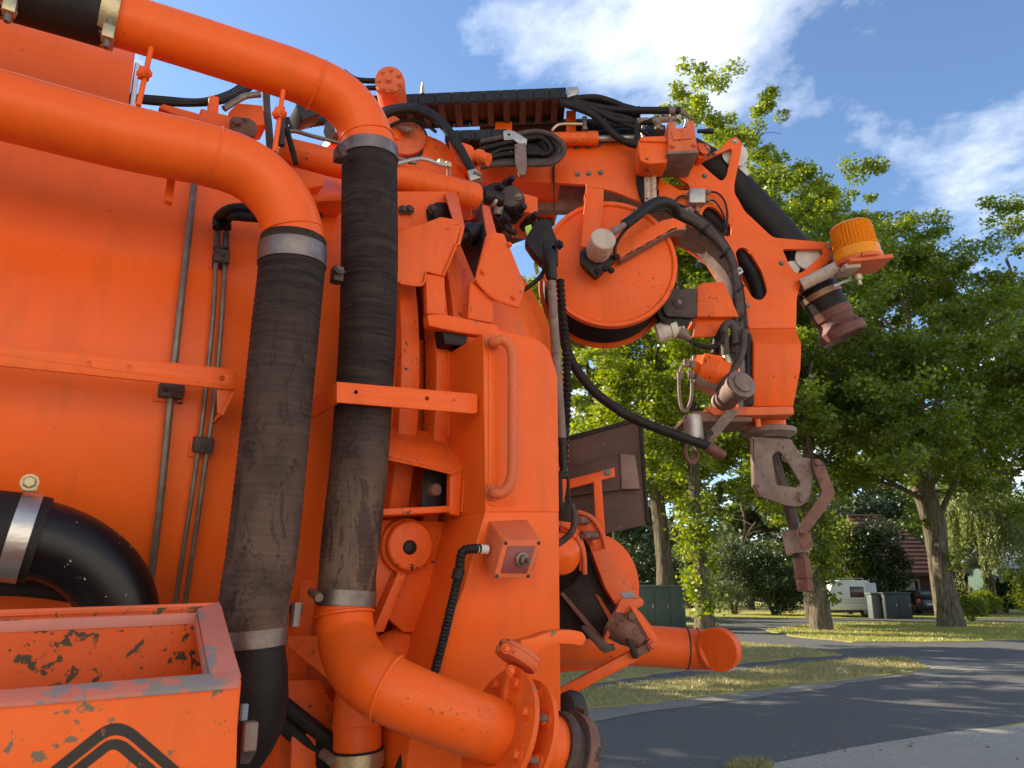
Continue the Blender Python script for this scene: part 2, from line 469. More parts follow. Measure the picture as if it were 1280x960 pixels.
# ------------------------------------------------------------------ ground materials
def ground_mat(name, c1, c2, c3, sc, rough=0.9, bs=0.5, bd=0.02, patch=0.6):
    m, t, b = mat(name)
    v = coords(t)
    c = mixc(t, ramp(t, noise(t, v, sc, 8, 0.65), [(0.3, W0), (0.7, W1)]), c1, c2)
    c = mixc(t, ramp(t, noise(t, v, patch, 5, 0.55), [(0.42, W0), (0.66, W1)]), c, c3)
    c = mixc(t, ramp(t, noise(t, v, sc * 9, 3), [(0.35, (0.35,) * 3), (0.55, W0)]), c, tuple(x * 0.55 for x in c1))
    t.links.new(c, b.inputs['Base Color']); b.inputs['Roughness'].default_value = rough
    b.inputs['Specular IOR Level'].default_value = 0.25
    bump(t, b, noise(t, v, sc * 6, 6, 0.7), bs, bd)
    return m
M_GRASS = ground_mat('short_dry_grass', (0.23, 0.215, 0.06), (0.34, 0.30, 0.10), (0.40, 0.31, 0.14), 4.0, patch=0.35)
M_LAWN = ground_mat('green_lawn', (0.27, 0.28, 0.05), (0.37, 0.35, 0.08), (0.41, 0.33, 0.11), 3.0, patch=0.25)
M_ASPH = ground_mat('worn_asphalt', (0.105, 0.098, 0.090), (0.14, 0.131, 0.12), (0.12, 0.112, 0.103), 16.0, 0.85, 0.6, 0.012, 0.5)
M_PAVE = ground_mat('gritty_concrete_paving', (0.38, 0.335, 0.275), (0.49, 0.435, 0.36), (0.42, 0.36, 0.28), 7.0, 0.9, 0.9, 0.03, 1.2)
M_SAND = ground_mat('sandy_shoulder', (0.24, 0.21, 0.17), (0.33, 0.29, 0.24), (0.26, 0.235, 0.19), 9.0, 0.95, 0.9, 0.03, 1.0)

def sheet(name, pts, z, m, label=None):
    b_ = MB(); b_.prism([Vector((p.x, p.y, z)) for p in pts], Vector((0, 0, -0.003 if z < 0.02 else -z - 0.01)))
    o = b_.build(name, m); o['kind'] = 'structure'
    return o
g = MB(); g.add([(-400, -60, 0), (400, -60, 0), (400, 700, 0), (-400, 700, 0)], [(0, 1, 2, 3)])
o = g.build('ground', M_LAWN); o['kind'] = 'structure'
A_ = G(920, 962)
sheet('road', [A_ - D * 45, A_ + D * 90, A_ + D * 90 + N * 62, A_ - D * 45 + N * 30], 0.004, M_ASPH)
# ragged near edge of the asphalt: forecourt paving in front of it
random.seed(4)
edge = []
for i in range(60):
    s_ = -14 + i * 0.75
    edge.append(A_ + D * s_ + N * (random.uniform(-.07, .07) + 0.05 * math.sin(s_ * 0.9)))
sheet('forecourt', edge + [A_ + D * 40 - N * 34, A_ - D * 14 - N * 14], 0.008, M_PAVE)
def jag(pts, step=0.6, amp=0.12, seed=1, closed=True):
    """ragged outline on the ground through pixel points"""
    rg = random.Random(seed); w_ = [Vector(p) for p in pts]; o_ = []
    for i in range(len(w_)):
        a, b_ = w_[i], w_[(i + 1) % len(w_)]
        n_ = max(1, min(60, int((b_ - a).length / step)))
        for k in range(n_):
            q = a.lerp(b_, k / n_)
            o_.append(q + Vector((rg.uniform(-amp, amp), rg.uniform(-amp, amp), 0)))
    return o_
def gp(*pix): return [G(x, y) for x, y in pix]
v2 = gp((1159, 836), (1135, 842), (1000, 857), (860, 875), (705, 891))
v2b = gp((705, 866), (860, 849), (985, 832), (1060, 826), (1130, 823))
VERGE2 = v2 + [v2[-1] - D * 12] + [v2b[0] - D * 12] + v2b
sheet('sandy_shoulder', jag(gp((1190, 833), (1110, 848), (1000, 865), (860, 885), (705, 906)) + [v2[-1] - D * 12 - N * 0.5, v2[-1] - D * 12 + N * 0.3, v2[-1] + N * 0.2, v2[2] + N * 0.3], 0.5, 0.08, 5), 0.012, M_SAND)
sheet('near_verge', jag(VERGE2, 0.35, 0.10, 2), 0.035, M_GRASS)
v1 = gp((1055, 820), (1000, 822), (930, 830), (800, 846), (705, 860))
VERGE1 = v1 + [v1[-1] - D * 14, v1[-1] - D * 14 + N * 4] + gp((705, 818), (860, 803), (930, 804), (1000, 810))
sheet('middle_verge', jag(VERGE1, 0.4, 0.10, 3), 0.035, M_GRASS)
ISL = gp((957, 788), (985, 795), (1060, 803), (1180, 803), (1300, 799), (1700, 790), (2400, 782), (2400, 772), (1700, 776), (1280, 779), (1150, 778), (1060, 779), (1000, 783))
sheet('island_lawn', jag(ISL, 0.7, 0.15, 4), 0.03, M_LAWN)
LEFTL = gp((300, 812), (700, 802), (862, 796), (884, 788), (878, 777), (300, 777))
sheet('left_lawn', jag(LEFTL, 0.8, 0.12, 6), 0.03, M_LAWN)
f0 = gp((-200, 773), (880, 773), (1010, 773), (1280, 773), (2400, 768))
FARL = f0 + [Vector((120, 190, 0)), Vector((-90, 190, 0))]
sheet('far_lawn', jag(FARL, 1.2, 0.2, 7), 0.03, M_LAWN)

sheet('gravel_patch', jag(gp((1040, 826), (1130, 823), (1200, 828), (1290, 832), (1290, 838), (1180, 842), (1120, 844), (1150, 836)), 0.4, 0.14, 9), 0.0085, M_SAND)
# ------------------------------------------------------------------ foliage
def leaf_mat(name, c1, c2, c3, trans=0.45):
    m = bpy.data.materials.new(name); m.use_nodes = True; t = m.node_tree; t.nodes.clear()
    out_ = nd(t, 'ShaderNodeOutputMaterial')
    ge = nd(t, 'ShaderNodeNewGeometry')
    c = ramp(t, ge.outputs['Random Per Island'], [(0.0, c1), (0.55, c2), (1.0, c3)])
    di = nd(t, 'ShaderNodeBsdfDiffuse'); tr = nd(t, 'ShaderNodeBsdfTranslucent'); gl = nd(t, 'ShaderNodeBsdfGlossy')
    gl.inputs['Roughness'].default_value = 0.45
    hs = nd(t, 'ShaderNodeHueSaturation'); hs.inputs['Saturation'].default_value = 1.1; hs.inputs['Value'].default_value = 1.35
    hs.inputs['Hue'].default_value = 0.485
    t.links.new(c, hs.inputs['Color'])
    t.links.new(c, di.inputs['Color']); t.links.new(hs.outputs[0], tr.inputs['Color'])
    mx = nd(t, 'ShaderNodeMixShader'); mx.inputs[0].default_value = trans
    t.links.new(di.outputs[0], mx.inputs[1]); t.links.new(tr.outputs[0], mx.inputs[2])
    m2 = nd(t, 'ShaderNodeMixShader'); m2.inputs[0].default_value = 0.05
    t.links.new(mx.outputs[0], m2.inputs[1]); t.links.new(gl.outputs[0], m2.inputs[2])
    t.links.new(m2.outputs[0], out_.inputs[0])
    return m
LEAF = leaf_mat('oak_leaf', (0.085, 0.135, 0.010), (0.145, 0.205, 0.014), (0.24, 0.285, 0.022), 0.54)
LEAF_Y = leaf_mat('fresh_oak_leaf', (0.13, 0.19, 0.010), (0.22, 0.285, 0.015), (0.31, 0.345, 0.024), 0.56)
LEAF_D = leaf_mat('dark_evergreen_leaf', (0.02, 0.042, 0.014), (0.035, 0.062, 0.018), (0.06, 0.09, 0.025), 0.2)
LEAF_G = leaf_mat('grey_green_leaf', (0.085, 0.12, 0.05), (0.12, 0.155, 0.065), (0.17, 0.19, 0.085), 0.35)
LEAF_W = leaf_mat('willow_leaf', (0.15, 0.20, 0.05), (0.22, 0.26, 0.07), (0.30, 0.32, 0.10), 0.45)
LEAF_B = leaf_mat('background_leaf', (0.07, 0.115, 0.014), (0.10, 0.15, 0.018), (0.15, 0.19, 0.028), 0.45)
m, t, b = mat('oak_bark')
v = coords(t, (1, 1, 0.16))
n1 = noise(t, v, 9, 7, 0.7, 0.8)
c = mixc(t, ramp(t, n1, [(0.34, W0), (0.66, W1)]), (0.045, 0.032, 0.022), (0.27, 0.215, 0.15))
c = mixc(t, ramp(t, noise(t, coords(t), 1.4, 4), [(0.5, W0), (0.75, (0.6,) * 3)]), c, (0.17, 0.155, 0.07))
t.links.new(c, b.inputs['Base Color']); b.inputs['Roughness'].default_value = 0.95
b.inputs['Specular IOR Level'].default_value = 0.1
bump(t, b, n1, 1.0, 0.12)
BARK = m

def leaf_mesh(name, pos, size, rs, material, droop=0.0, aspect=0.62):
    n = len(pos)
    d1 = rs.normal(size=(n, 3)); d1[:, 2] = d1[:, 2] * 0.6 - droop
    d1 /= np.linalg.norm(d1, axis=1, keepdims=True) + 1e-9
    r2 = rs.normal(size=(n, 3)); r2[:, 2] += 0.0
    d2 = np.cross(d1, r2); d2 /= np.linalg.norm(d2, axis=1, keepdims=True) + 1e-9
    sz = (size * rs.uniform(0.6, 1.35, n))[:, None]
    a = pos - d1 * sz * 0.5; c_ = pos + d1 * sz * 0.5
    b_ = pos + d2 * sz * 0.5 * aspect - d1 * sz * 0.06; e = pos - d2 * sz * 0.5 * aspect - d1 * sz * 0.06
    nrm = np.cross(d1, d2) * sz * 0.10
    b_ = b_ + nrm; e = e + nrm
    vv = np.stack([a, b_, c_, e], axis=1).reshape(-1, 3)
    me = bpy.data.meshes.new(name)
    me.vertices.add(4 * n); me.vertices.foreach_set('co', vv.astype(np.float32).ravel())
    me.loops.add(4 * n); me.loops.foreach_set('vertex_index', np.arange(4 * n, dtype=np.int32))
    me.polygons.add(n); me.polygons.foreach_set('loop_start', np.arange(0, 4 * n, 4, dtype=np.int32))
    me.polygons.foreach_set('loop_total', np.full(n, 4, dtype=np.int32))
    me.update(calc_edges=True); me.validate()
    me.materials.append(material)
    o = bpy.data.objects.new(name, me); COL.objects.link(o)
    return o
def cluster(rs, centers, per, rad, flat=0.7):
    """leaves scattered through clumps: denser towards each clump's skin"""
    out_ = []
    for c in centers:
        k = int(per * rs.uniform(0.55, 1.35)); r = rad * rs.uniform(0.6, 1.3)
        d = rs.normal(size=(k, 3)); d /= np.linalg.norm(d, axis=1, keepdims=True)
        q = d * (rs.uniform(0.15, 1.0, (k, 1)) ** 0.55) * r
        q[:, 2] *= flat
        out_.append(np.array(c) + q + rs.normal(size=(k, 3)) * 0.08)
    return np.concatenate(out_)
def tree(name, label, x, y, H, tr, rx, ry, zlo, seed, leafm=LEAF, ncl=150, per=190, lsz=0.2, crad=1.25, lean=(0, 0), group=None, sprouts=(), cz=None, limbs=11, cat_='tree'):
    rs = np.random.RandomState(seed); rg = random.Random(seed)
    root = thing(name, label, cat_, (x, y, 0), group)
    base = Vector((x, y, 0))
    top = H * 0.86
    pts = []; rad = []
    K = 11
    wob = [Vector((rg.uniform(-1, 1), rg.uniform(-1, 1), 0)) * tr * 0.5 for _ in range(K)]
    for i in range(K):
        u = i / (K - 1)
        pts.append(base + Vector((lean[0] * u * H, lean[1] * u * H, top * u - 0.1)) + wob[i] * min(1, u * 4))
        flare = 1 + 0.30 * math.exp(-u * 34)
        rad.append(tr * flare * (1 - 0.86 * u ** 0.85))
    tb = MB(); tb.tube(pts, rad, 18, 5)
    # bark ridges and buttresses as real relief
    for i, q in enumerate(tb.v[:]):
        q = Vector(q); u = (q.z) / top
        f = int(np.clip(u * (K - 1), 0, K - 1)); cc = pts[0].lerp(pts[-1], max(0, min(1, u)))
        a = math.atan2(q.y - cc.y, q.x - cc.x)
        k = 1 + 0.05 * math.sin(a * 5 + seed) * (1 + 1.2 * math.exp(-u * 24)) + 0.03 * math.sin(a * 11 + q.z * 1.3)
        tb.v[i] = (cc.x + (q.x - cc.x) * k, cc.y + (q.y - cc.y) * k, q.z)
    zm = cz if cz else (zlo + H) / 2
    rz = (H - zlo) / 2
    ends = []
    br = MB()
    for i in range(limbs):
        u = 0.30 + 0.62 * (i + rg.random() * 0.6) / limbs
        p = pts[0].lerp(pts[-1], u) ; p.z = top * u
        k = min(K - 1, u * (K - 1)); p = pts[int(k)].lerp(pts[min(K - 1, int(k) + 1)], k - int(k))
        az = i * 2.4 + rg.uniform(-.4, .4)
        reach = rg.uniform(0.65, 0.98)
        zt = p.z + rg.uniform(0.05, 0.30) * (H - p.z) * (1.3 if u < .5 else 1)
        kk = max(0.25, 1 - ((zt - zm) / rz) ** 2) ** 0.5
        e = Vector((x + lean[0] * zt + math.cos(az) * rx * reach * kk, y + lean[1] * zt + math.sin(az) * ry * reach * kk, zt))
        mid = p.lerp(e, 0.5) + Vector((rg.uniform(-.5, .5), rg.uniform(-.5, .5), rg.uniform(0.1, .9)))
        r0 = tr * (0.42 - 0.26 * u)
        br.tube([p, mid, e], [r0, r0 * 0.6, 0.03], 7, 5)
        for j in range(4):
            a = p.lerp(mid, 0.6).lerp(e, j / 4.0)
            q = a + Vector((rg.uniform(-1, 1), rg.uniform(-1, 1), rg.uniform(-.5, .9))) * rx * 0.36
            br.tube([a, a.lerp(q, 0.5) + Vector((0, 0, 0.15)), q], [r0 * 0.32, r0 * 0.22, 0.015], 5, 3)
            ends.append(q)
        ends.append(e)
    trunk = tb.build('trunk', BARK, root, ang=80)
    limb = br.build('limb', BARK, trunk, ang=80)
    limb.name = 'limbs'
    cs = []
    nb_ = max(8, int(ncl / 8)); bo_ = [tuple(e) for e in ends]; rg.shuffle(bo_); bo_ = bo_[:nb_ // 3]
    while len(bo_) < nb_:
        d = rs.normal(size=3); d /= np.linalg.norm(d)
        k = rs.uniform(0.35, 1.0) ** 0.5
        # uneven crown outline
        wv = 0.84 + 0.18 * math.sin(3 * math.atan2(d[1], d[0]) + seed) * math.cos(2.3 * d[2] + seed * 1.7) + 0.08 * rs.normal()
        zu = rs.uniform(-1, 1) * (1 if rs.uniform() < .7 else .6)
        hr_ = (1 - abs(zu) ** (2.0 if zu > 0 else 4.0)) ** .5
        hl = math.hypot(d[0], d[1]) + 1e-6; d = np.array([d[0] / hl * hr_, d[1] / hl * hr_, zu]); k = rs.uniform(0.2, 1.0) ** 0.5
        zz = zm + zu * rz * min(1.0, wv + .1)
        bo_.append((x + lean[0] * zz + d[0] * rx * k * wv, y + lean[1] * zz + d[1] * ry * k * wv, zz))
    # each bough carries a flattened spray of leaf clumps, so sky and shade show between the sprays
    for q in bo_:
        br_ = crad * rs.uniform(1.3, 2.2); tilt = rs.normal(size=2) * .25
        for _ in range(8):
            a = rs.uniform(0, 6.28); r = br_ * rs.uniform(0, 1) ** .6
            ox, oy = math.cos(a) * r, math.sin(a) * r
            cs.append((q[0] + ox, q[1] + oy, q[2] + ox * tilt[0] + oy * tilt[1] + rs.normal() * br_ * .16 - r * .12))
    pos = cluster(rs, cs, per, crad * .62, .6)
    for (sz_, n_, sr) in sprouts:
        c0 = pts[0].lerp(pts[-1], sz_ / top)
        for _ in range(n_):
            a = rs.uniform(0, 6.28)
            pos = np.concatenate([pos, cluster(rs, [(c0.x + math.cos(a) * tr * 1.2, c0.y + math.sin(a) * tr * 1.2, sz_ + rs.normal() * 0.5)], 60, sr)])
    pos = pos[pos[:, 2] > 0.25]
    cr_ = leaf_mesh('crown', pos, lsz, rs, leafm); par(cr_, root)
    return root
def bush(name, label, x, y, rx, ry, h, seed, leafm, ncl=40, per=120, lsz=0.12, crad=0.5, cat_='shrub', group=None, stem=True):
    rs = np.random.RandomState(seed); rg = random.Random(seed)
    root = thing(name, label, cat_, (x, y, 0), group)
    sb = MB()
    for i in range(5):
        a = rg.uniform(0, 6.28); e = Vector((x + math.cos(a) * rx * .5, y + math.sin(a) * ry * .5, h * rg.uniform(.5, .85)))
        sb.tube([Vector((x + math.cos(a) * .1, y + math.sin(a) * .1, -0.03)), Vector((x, y, 0)).lerp(e, .5) + Vector((0, 0, .1)), e], [0.05 + h * .008, 0.035, 0.01], 6, 3)
    sb.build('stem', BARK, root)
    cs = []
    for _ in range(ncl):
        d = rs.normal(size=3); d /= np.linalg.norm(d); k = rs.uniform(0.3, 1) ** .5
        wv = 0.85 + .2 * rs.normal() * .5
        cs.append((x + d[0] * rx * k * wv, y + d[1] * ry * k * wv, h * .5 + d[2] * h * .5 * k * wv))
    pos = cluster(rs, cs, per, crad); pos = pos[pos[:, 2] > 0.03]
    o = leaf_mesh('foliage', pos, lsz, rs, leafm); par(o, root)
    return root
def gx(px, dist): return (px - 640) / 992.0 * dist

OAKS = 'tall oaks round the junction'
tree('oak_tree', 'tall oak with bare lit trunk rising behind the green substation cabinet', gx(830, 36.5), 36.5, 25, 0.46, 5.8, 5.2, 4.6, 11, LEAF, 560, 150, 0.18, 0.9, group=OAKS, limbs=15)
tree('oak_tree', 'oak whose slim trunk is sprouting bright leaves down to the ground', gx(878, 31), 31.0, 23.0, 0.31, 4.8, 4.6, 3.6, 12, LEAF_Y, 480, 150, 0.18, 0.85, group=OAKS, sprouts=((0.7, 6, 0.42), (1.5, 9, 0.5), (2.4, 10, 0.55), (3.4, 14, 0.7), (4.4, 14, 0.8)))
tree('oak_tree', 'oak with stout short trunk on the grass island in front of the caravan', gx(1022, 32), 32.0, 20.0, 0.37, 5.6, 5.0, 3.0, 13, LEAF, 600, 150, 0.18, 0.9, group=OAKS, sprouts=((2.0, 8, 0.45), (2.6, 14, 0.65), (3.3, 16, 0.8), (4.0, 16, 0.9)), limbs=14)
tree('oak_tree', 'broad oak with thick furrowed trunk at the right of the island', gx(1183, 34.5), 34.5, 17.6, 0.45, 8.6, 7.0, 5.6, 14, LEAF, 680, 150, 0.18, 1.0, lean=(-0.012, 0), group=OAKS, sprouts=((2.6, 2, 0.28), (3.9, 1, 0.25)), limbs=15)
tree('oak_tree', 'pointed oak crown towering behind the amber beacon', gx(1176, 47), 47.0, 30, 0.42, 4.6, 6.0, 6.0, 15, LEAF, 460, 140, 0.23, 1.15, group=OAKS, lean=(-0.085, 0))
tree('oak_tree', 'oak crown at the right edge of the picture above the grey roof', gx(1335, 43), 43.0, 24.5, 0.45, 7.0, 7.0, 6.0, 16, LEAF, 460, 140, 0.23, 1.15, group=OAKS)
tree('oak_tree', 'high oak crown behind the boom arm and suction hose', gx(1016, 43), 43.0, 34, 0.40, 6.2, 6.0, 5.0, 17, LEAF_Y, 620, 150, 0.22, 1.05, group=OAKS, lean=(-0.105, 0))
tree('oak_tree', 'oak behind the hose reel between boom and rear hatch', gx(742, 44), 44.0, 22, 0.42, 7.0, 6.0, 3.0, 18, LEAF_Y, 560, 140, 0.23, 1.1, group=OAKS)
# a row behind the truck, seen only through gaps, whose shade lies over the road
SHADE = 'oaks standing behind the truck'
for i, (x_, y_, h_, lb) in enumerate(((-7.5, 18.0, 13.0, 'low oak behind the tank flank, nearest of those the truck hides'), (-3.5, 25.5, 15.0, 'oak behind the rear cabinet, hidden by the truck'), (-15.0, 15.0, 15.0, 'oak left of the picture casting shade on the truck')  , (-11.5, 9.5, 12.0, 'low oak left of the picture beyond the truck front'))):
    tree('oak_tree', lb, x_, y_, h_, 0.36, 5.0, 5.0, 2.6, 31 + i, LEAF, 160, 90, 0.34, 1.3, group=SHADE, limbs=8)
BACKT = 'far trees closing the view'
far = [('dense far tree filling the gap behind the hose lance', 770, 72, 15, 8, LEAF_D), ('far tree behind the slim sprouting oak', 858, 66, 16, 7, LEAF_B),
       ('far grey green tree above the dark shrubs', 935, 62, 12, 6.5, LEAF_G), ('far tree right behind the oak on the island', 1030, 75, 17, 8, LEAF_B),
       ('far tree behind the red roofed house', 1150, 84, 15, 8, LEAF_B), ('far tree behind the weeping willow', 1215, 74, 21, 8, LEAF_B),
       ('far tree right of the weeping willow over the grey roof', 1262, 82, 20, 8, LEAF_B), ('far tree at the right edge beyond the grey roof', 1335, 78, 22, 9, LEAF_B),
       ('far tree left of the substation cabinet', 690, 80, 14, 9, LEAF_D), ('low far tree between island oak and red roof', 1088, 64, 11, 5.5, LEAF_D)]
for i, (lb, px, ds, h_, r_, lm) in enumerate(far):
    tree('far_tree', lb, gx(px, ds), ds, h_, 0.35, r_, 5, 1.0, 51 + i, lm, 70, 130, 0.42, 1.9, group=BACKT, limbs=7)

SHR = 'shrubs along the far lawn'
# the far wood that closes the horizon: one uncountable mass of leaves
rs = np.random.RandomState(99); k = 26000
u_ = rs.uniform(-70, 110, k); hh = 9 + 3 * np.sin(u_ * .13) + 2 * np.sin(u_ * .37 + 1)
fw = leaf_mesh('far_wood', np.stack([u_, 104 + rs.normal(size=k) * 4 + 6 * np.sin(u_ * .07), hh * rs.uniform(0.0, 1.0, k) ** .8 + .2], 1), 1.3, rs, LEAF_D, aspect=.8)
fw['kind'] = 'stuff'; tag(fw, 'dark far wood closing the horizon behind the lawns', 'wood')
bush('garden_shrub', 'tall green shrub left of the red roof behind the caravan', gx(1058, 51), 51, 1.9, 1.2, 6.6, 70, LEAF, 60, 180, 0.17, 0.75, group=SHR)
bush('garden_shrub', 'loose grey green shrub behind the sprouting oak trunk', gx(915, 51), 51, 2.3, 1.8, 5.0, 71, LEAF_G, 60, 170, 0.15, 0.75, group=SHR)
bush('garden_shrub', 'dark clipped conifer mass left of the caravan', gx(965, 50), 50, 2.6, 1.8, 4.2, 72, LEAF_D, 70, 190, 0.14, 0.7, group=SHR)
bush('garden_shrub', 'bushy green tree in front of the red roof beside the caravan', gx(1098, 50.5), 50.5, 2.2, 1.2, 6.4, 73, LEAF_D, 80, 190, 0.17, 0.75, group=SHR)
bush('garden_shrub', 'small round green bush right of the leaning oak trunk', gx(1207, 41), 41, 0.85, 0.7, 1.35, 74, LEAF, 30, 130, 0.10, 0.3, group=SHR)
bush('garden_shrub', 'pale flowering low bush under the willow', gx(1226, 50), 50, 1.2, 0.9, 1.5, 75, LEAF_Y, 30, 120, 0.13, 0.4, group=SHR)
bush('garden_shrub', 'dark hedge bush under the right side of the willow', gx(1255, 54), 54, 2.6, 1.2, 2.6, 76, LEAF_D, 50, 150, 0.15, 0.6, group=SHR)
bush('garden_shrub', 'light green bush at the right edge below the grey roof', gx(1283, 50), 50, 1.2, 1.0, 3.4, 77, LEAF_Y, 36, 130, 0.14, 0.5, group=SHR)
bush('garden_shrub', 'dark shrub behind the two utility boxes', gx(1010, 56), 56, 3.2, 1.5, 3.6, 78, LEAF_D, 50, 150, 0.16, 0.8, group=SHR)
bush('garden_shrub', 'dark shrub behind the substation cabinet', gx(800, 47), 47, 3.4, 1.5, 4.6, 79, LEAF_D, 60, 150, 0.17, 0.8, group=SHR)
bush('garden_shrub', 'dark hedge behind the pipe elbow left of the road bend', gx(720, 46), 46, 3.4, 1.5, 4.0, 80, LEAF_D, 50, 150, 0.17, 0.8, group=SHR)
# weeping willow: drooping curtains of leaves
rs = np.random.RandomState(90)
wx, wy, wh = gx(1236, 52), 52.0, 8.2
root = thing('willow_tree', 'weeping willow with drooping pale green curtains right of the leaning oak', 'tree', (wx, wy, 0))
tb = MB(); tb.tube([Vector((wx, wy, -0.1)), Vector((wx + .1, wy, 2.2)), Vector((wx - .2, wy, 4.4)), Vector((wx, wy, wh - 1))], [.34, .26, .2, .08], 12, 4)
for i in range(9):
    a = i * 0.7; e = Vector((wx + math.cos(a) * 2.4, wy + math.sin(a) * 2.2, wh - 1.2 + rs.normal() * .4))
    tb.tube([Vector((wx, wy, 3.6 + i * .25)), Vector((wx + math.cos(a) * 1.3, wy + math.sin(a) * 1.2, wh - .8)), e], [.12, .08, .03], 6, 4)
tb.build('trunk', BARK, root)
pos = []
for i in range(420):
    a = rs.uniform(0, 6.28); r = 3.1 * rs.uniform(0.05, 1) ** .6
    tz = wh * (1 - 0.28 * (r / 3.1) ** 2) + rs.normal() * .35
    ln = rs.uniform(1.4, 4.8) * (0.5 + .5 * r / 3.1)
    k = int(ln * 26)
    u = rs.uniform(0, 1, k)
    pos.append(np.stack([wx + math.cos(a) * (r + .25 * u) + rs.normal(size=k) * .10, wy + math.sin(a) * (r + .25 * u) + rs.normal(size=k) * .10, tz - ln * u], 1))
pos = np.concatenate(pos); pos = pos[pos[:, 2] > .5]
o = leaf_mesh('crown', pos, 0.24, rs, LEAF_W, droop=2.2, aspect=0.3); par(o, root)

# grass blades standing on the verges (uncountable)
def inside(poly, x, y):
    c = np.zeros(len(x), bool); n = len(poly); j = n - 1
    for i in range(n):
        xi, yi, xj, yj = poly[i].x, poly[i].y, poly[j].x, poly[j].y
        k = ((yi > y) != (yj > y)) & (x < (xj - xi) * (y - yi) / (yj - yi + 1e-12) + xi)
        c ^= k; j = i
    return c
def blades(name, label, polys, n, hgt, wid, material, seed, z0=0.033):
    rs = np.random.RandomState(seed); P_ = []
    for poly in polys:
        xs = [p.x for p in poly]; ys = [p.y for p in poly]
        x = rs.uniform(max(min(xs), -6), min(max(xs), 42), n * 4); y = rs.uniform(min(ys), max(ys), n * 4)
        k = inside(poly, x, y) & (np.abs(x / np.maximum(y, 1)) < .8)
        q = np.stack([x[k], y[k]], 1)[:n]; P_.append(q)
    q = np.concatenate(P_); n = len(q)
    a = rs.uniform(0, 6.28, n); h = hgt * rs.uniform(.35, 1.3, n); w_ = wid * rs.uniform(.6, 1.3, n)
    dx, dy = np.cos(a) * w_, np.sin(a) * w_
    lx, ly = rs.normal(size=n) * h * .5, rs.normal(size=n) * h * .5
    z = np.full(n, z0)
    vv = np.stack([np.stack([q[:, 0] - dx, q[:, 1] - dy, z], 1), np.stack([q[:, 0] + dx, q[:, 1] + dy, z], 1), np.stack([q[:, 0] + lx, q[:, 1] + ly, z + h], 1)], 1).reshape(-1, 3)
    me = bpy.data.meshes.new(name)
    me.vertices.add(3 * n); me.vertices.foreach_set('co', vv.astype(np.float32).ravel())
    me.loops.add(3 * n); me.loops.foreach_set('vertex_index', np.arange(3 * n, dtype=np.int32))
    me.polygons.add(n); me.polygons.foreach_set('loop_start', np.arange(0, 3 * n, 3, dtype=np.int32)); me.polygons.foreach_set('loop_total', np.full(n, 3, dtype=np.int32))
    me.update(calc_edges=True); me.materials.append(material)
    o = bpy.data.objects.new(name, me); COL.objects.link(o); o['kind'] = 'stuff'
    tag(o, label, 'grass'); return o
BL_D = leaf_mat('dry_grass_blade', (0.21, 0.19, 0.055), (0.32, 0.28, 0.10), (0.44, 0.35, 0.17), 0.3)
BL_G = leaf_mat('green_grass_blade', (0.26, 0.28, 0.05), (0.37, 0.36, 0.085), (0.45, 0.38, 0.13), 0.35)
blades('dry_grass', 'dry short grass on the verges beside the road', [VERGE2, VERGE1], 26000, 0.055, 0.010, BL_D, 5)
blades('lawn_grass', 'sunlit green grass on the island and far lawn', [ISL, FARL], 26000, 0.07, 0.02, BL_G, 6)
tuft = [G(905, 962), G(920, 952), G(950, 952), G(968, 957), G(962, 966)]
blades('grass_tuft', 'small grass tuft growing at the forecourt edge', [tuft], 900, 0.05, 0.006, BL_D, 7, 0.008)

# loose grit and dead leaves lying on road edges and forecourt (uncountable)
def litter(name, label, n, m, lo, hi, seed, centre, spread, z0=0.009):
    rs = np.random.RandomState(seed); mb = MB()
    for i in range(n):
        c = centre(rs); s0 = rs.uniform(lo, hi)
        p = Vector((c.x + rs.normal() * spread, c.y + rs.normal() * spread, z0))
        a = rs.uniform(0, 6.28)
        vs_ = [p + Vector((math.cos(a + k * 2.1) * s0, math.sin(a + k * 2.1) * s0, 0)) for k in range(3)] + [p + Vector((rs.normal() * s0 * .3, rs.normal() * s0 * .3, s0 * rs.uniform(.4, .9)))]
        mb.add(vs_, [(0, 1, 3), (1, 2, 3), (2, 0, 3)])
    o = mb.build(name, m); o['kind'] = 'stuff'; tag(o, label, 'litter')
GRIT = simple('grey_grit', (0.16, 0.14, 0.12), (0.34, 0.30, 0.26), 0.9, 0, 60, 0.1)
DEADL = simple('dead_leaf', (0.12, 0.07, 0.03), (0.24, 0.16, 0.07), 0.9, 0, 60, 0.1)
litter('road_grit', 'loose grit along the forecourt edge and road shoulder', 1500, GRIT, .004, .014, 3, lambda rs: (A_ + D * rs.uniform(-2, 14) if rs.uniform() < .6 else v2[-1].lerp(v2[0], rs.uniform(0, 1)) - N * .4), .22)
litter('dead_leaves', 'scattered dead leaves on road and forecourt', 500, DEADL, .012, .03, 4, lambda rs: A_ + D * rs.uniform(-1, 16) + N * rs.uniform(-2.5, 4.5), .3)
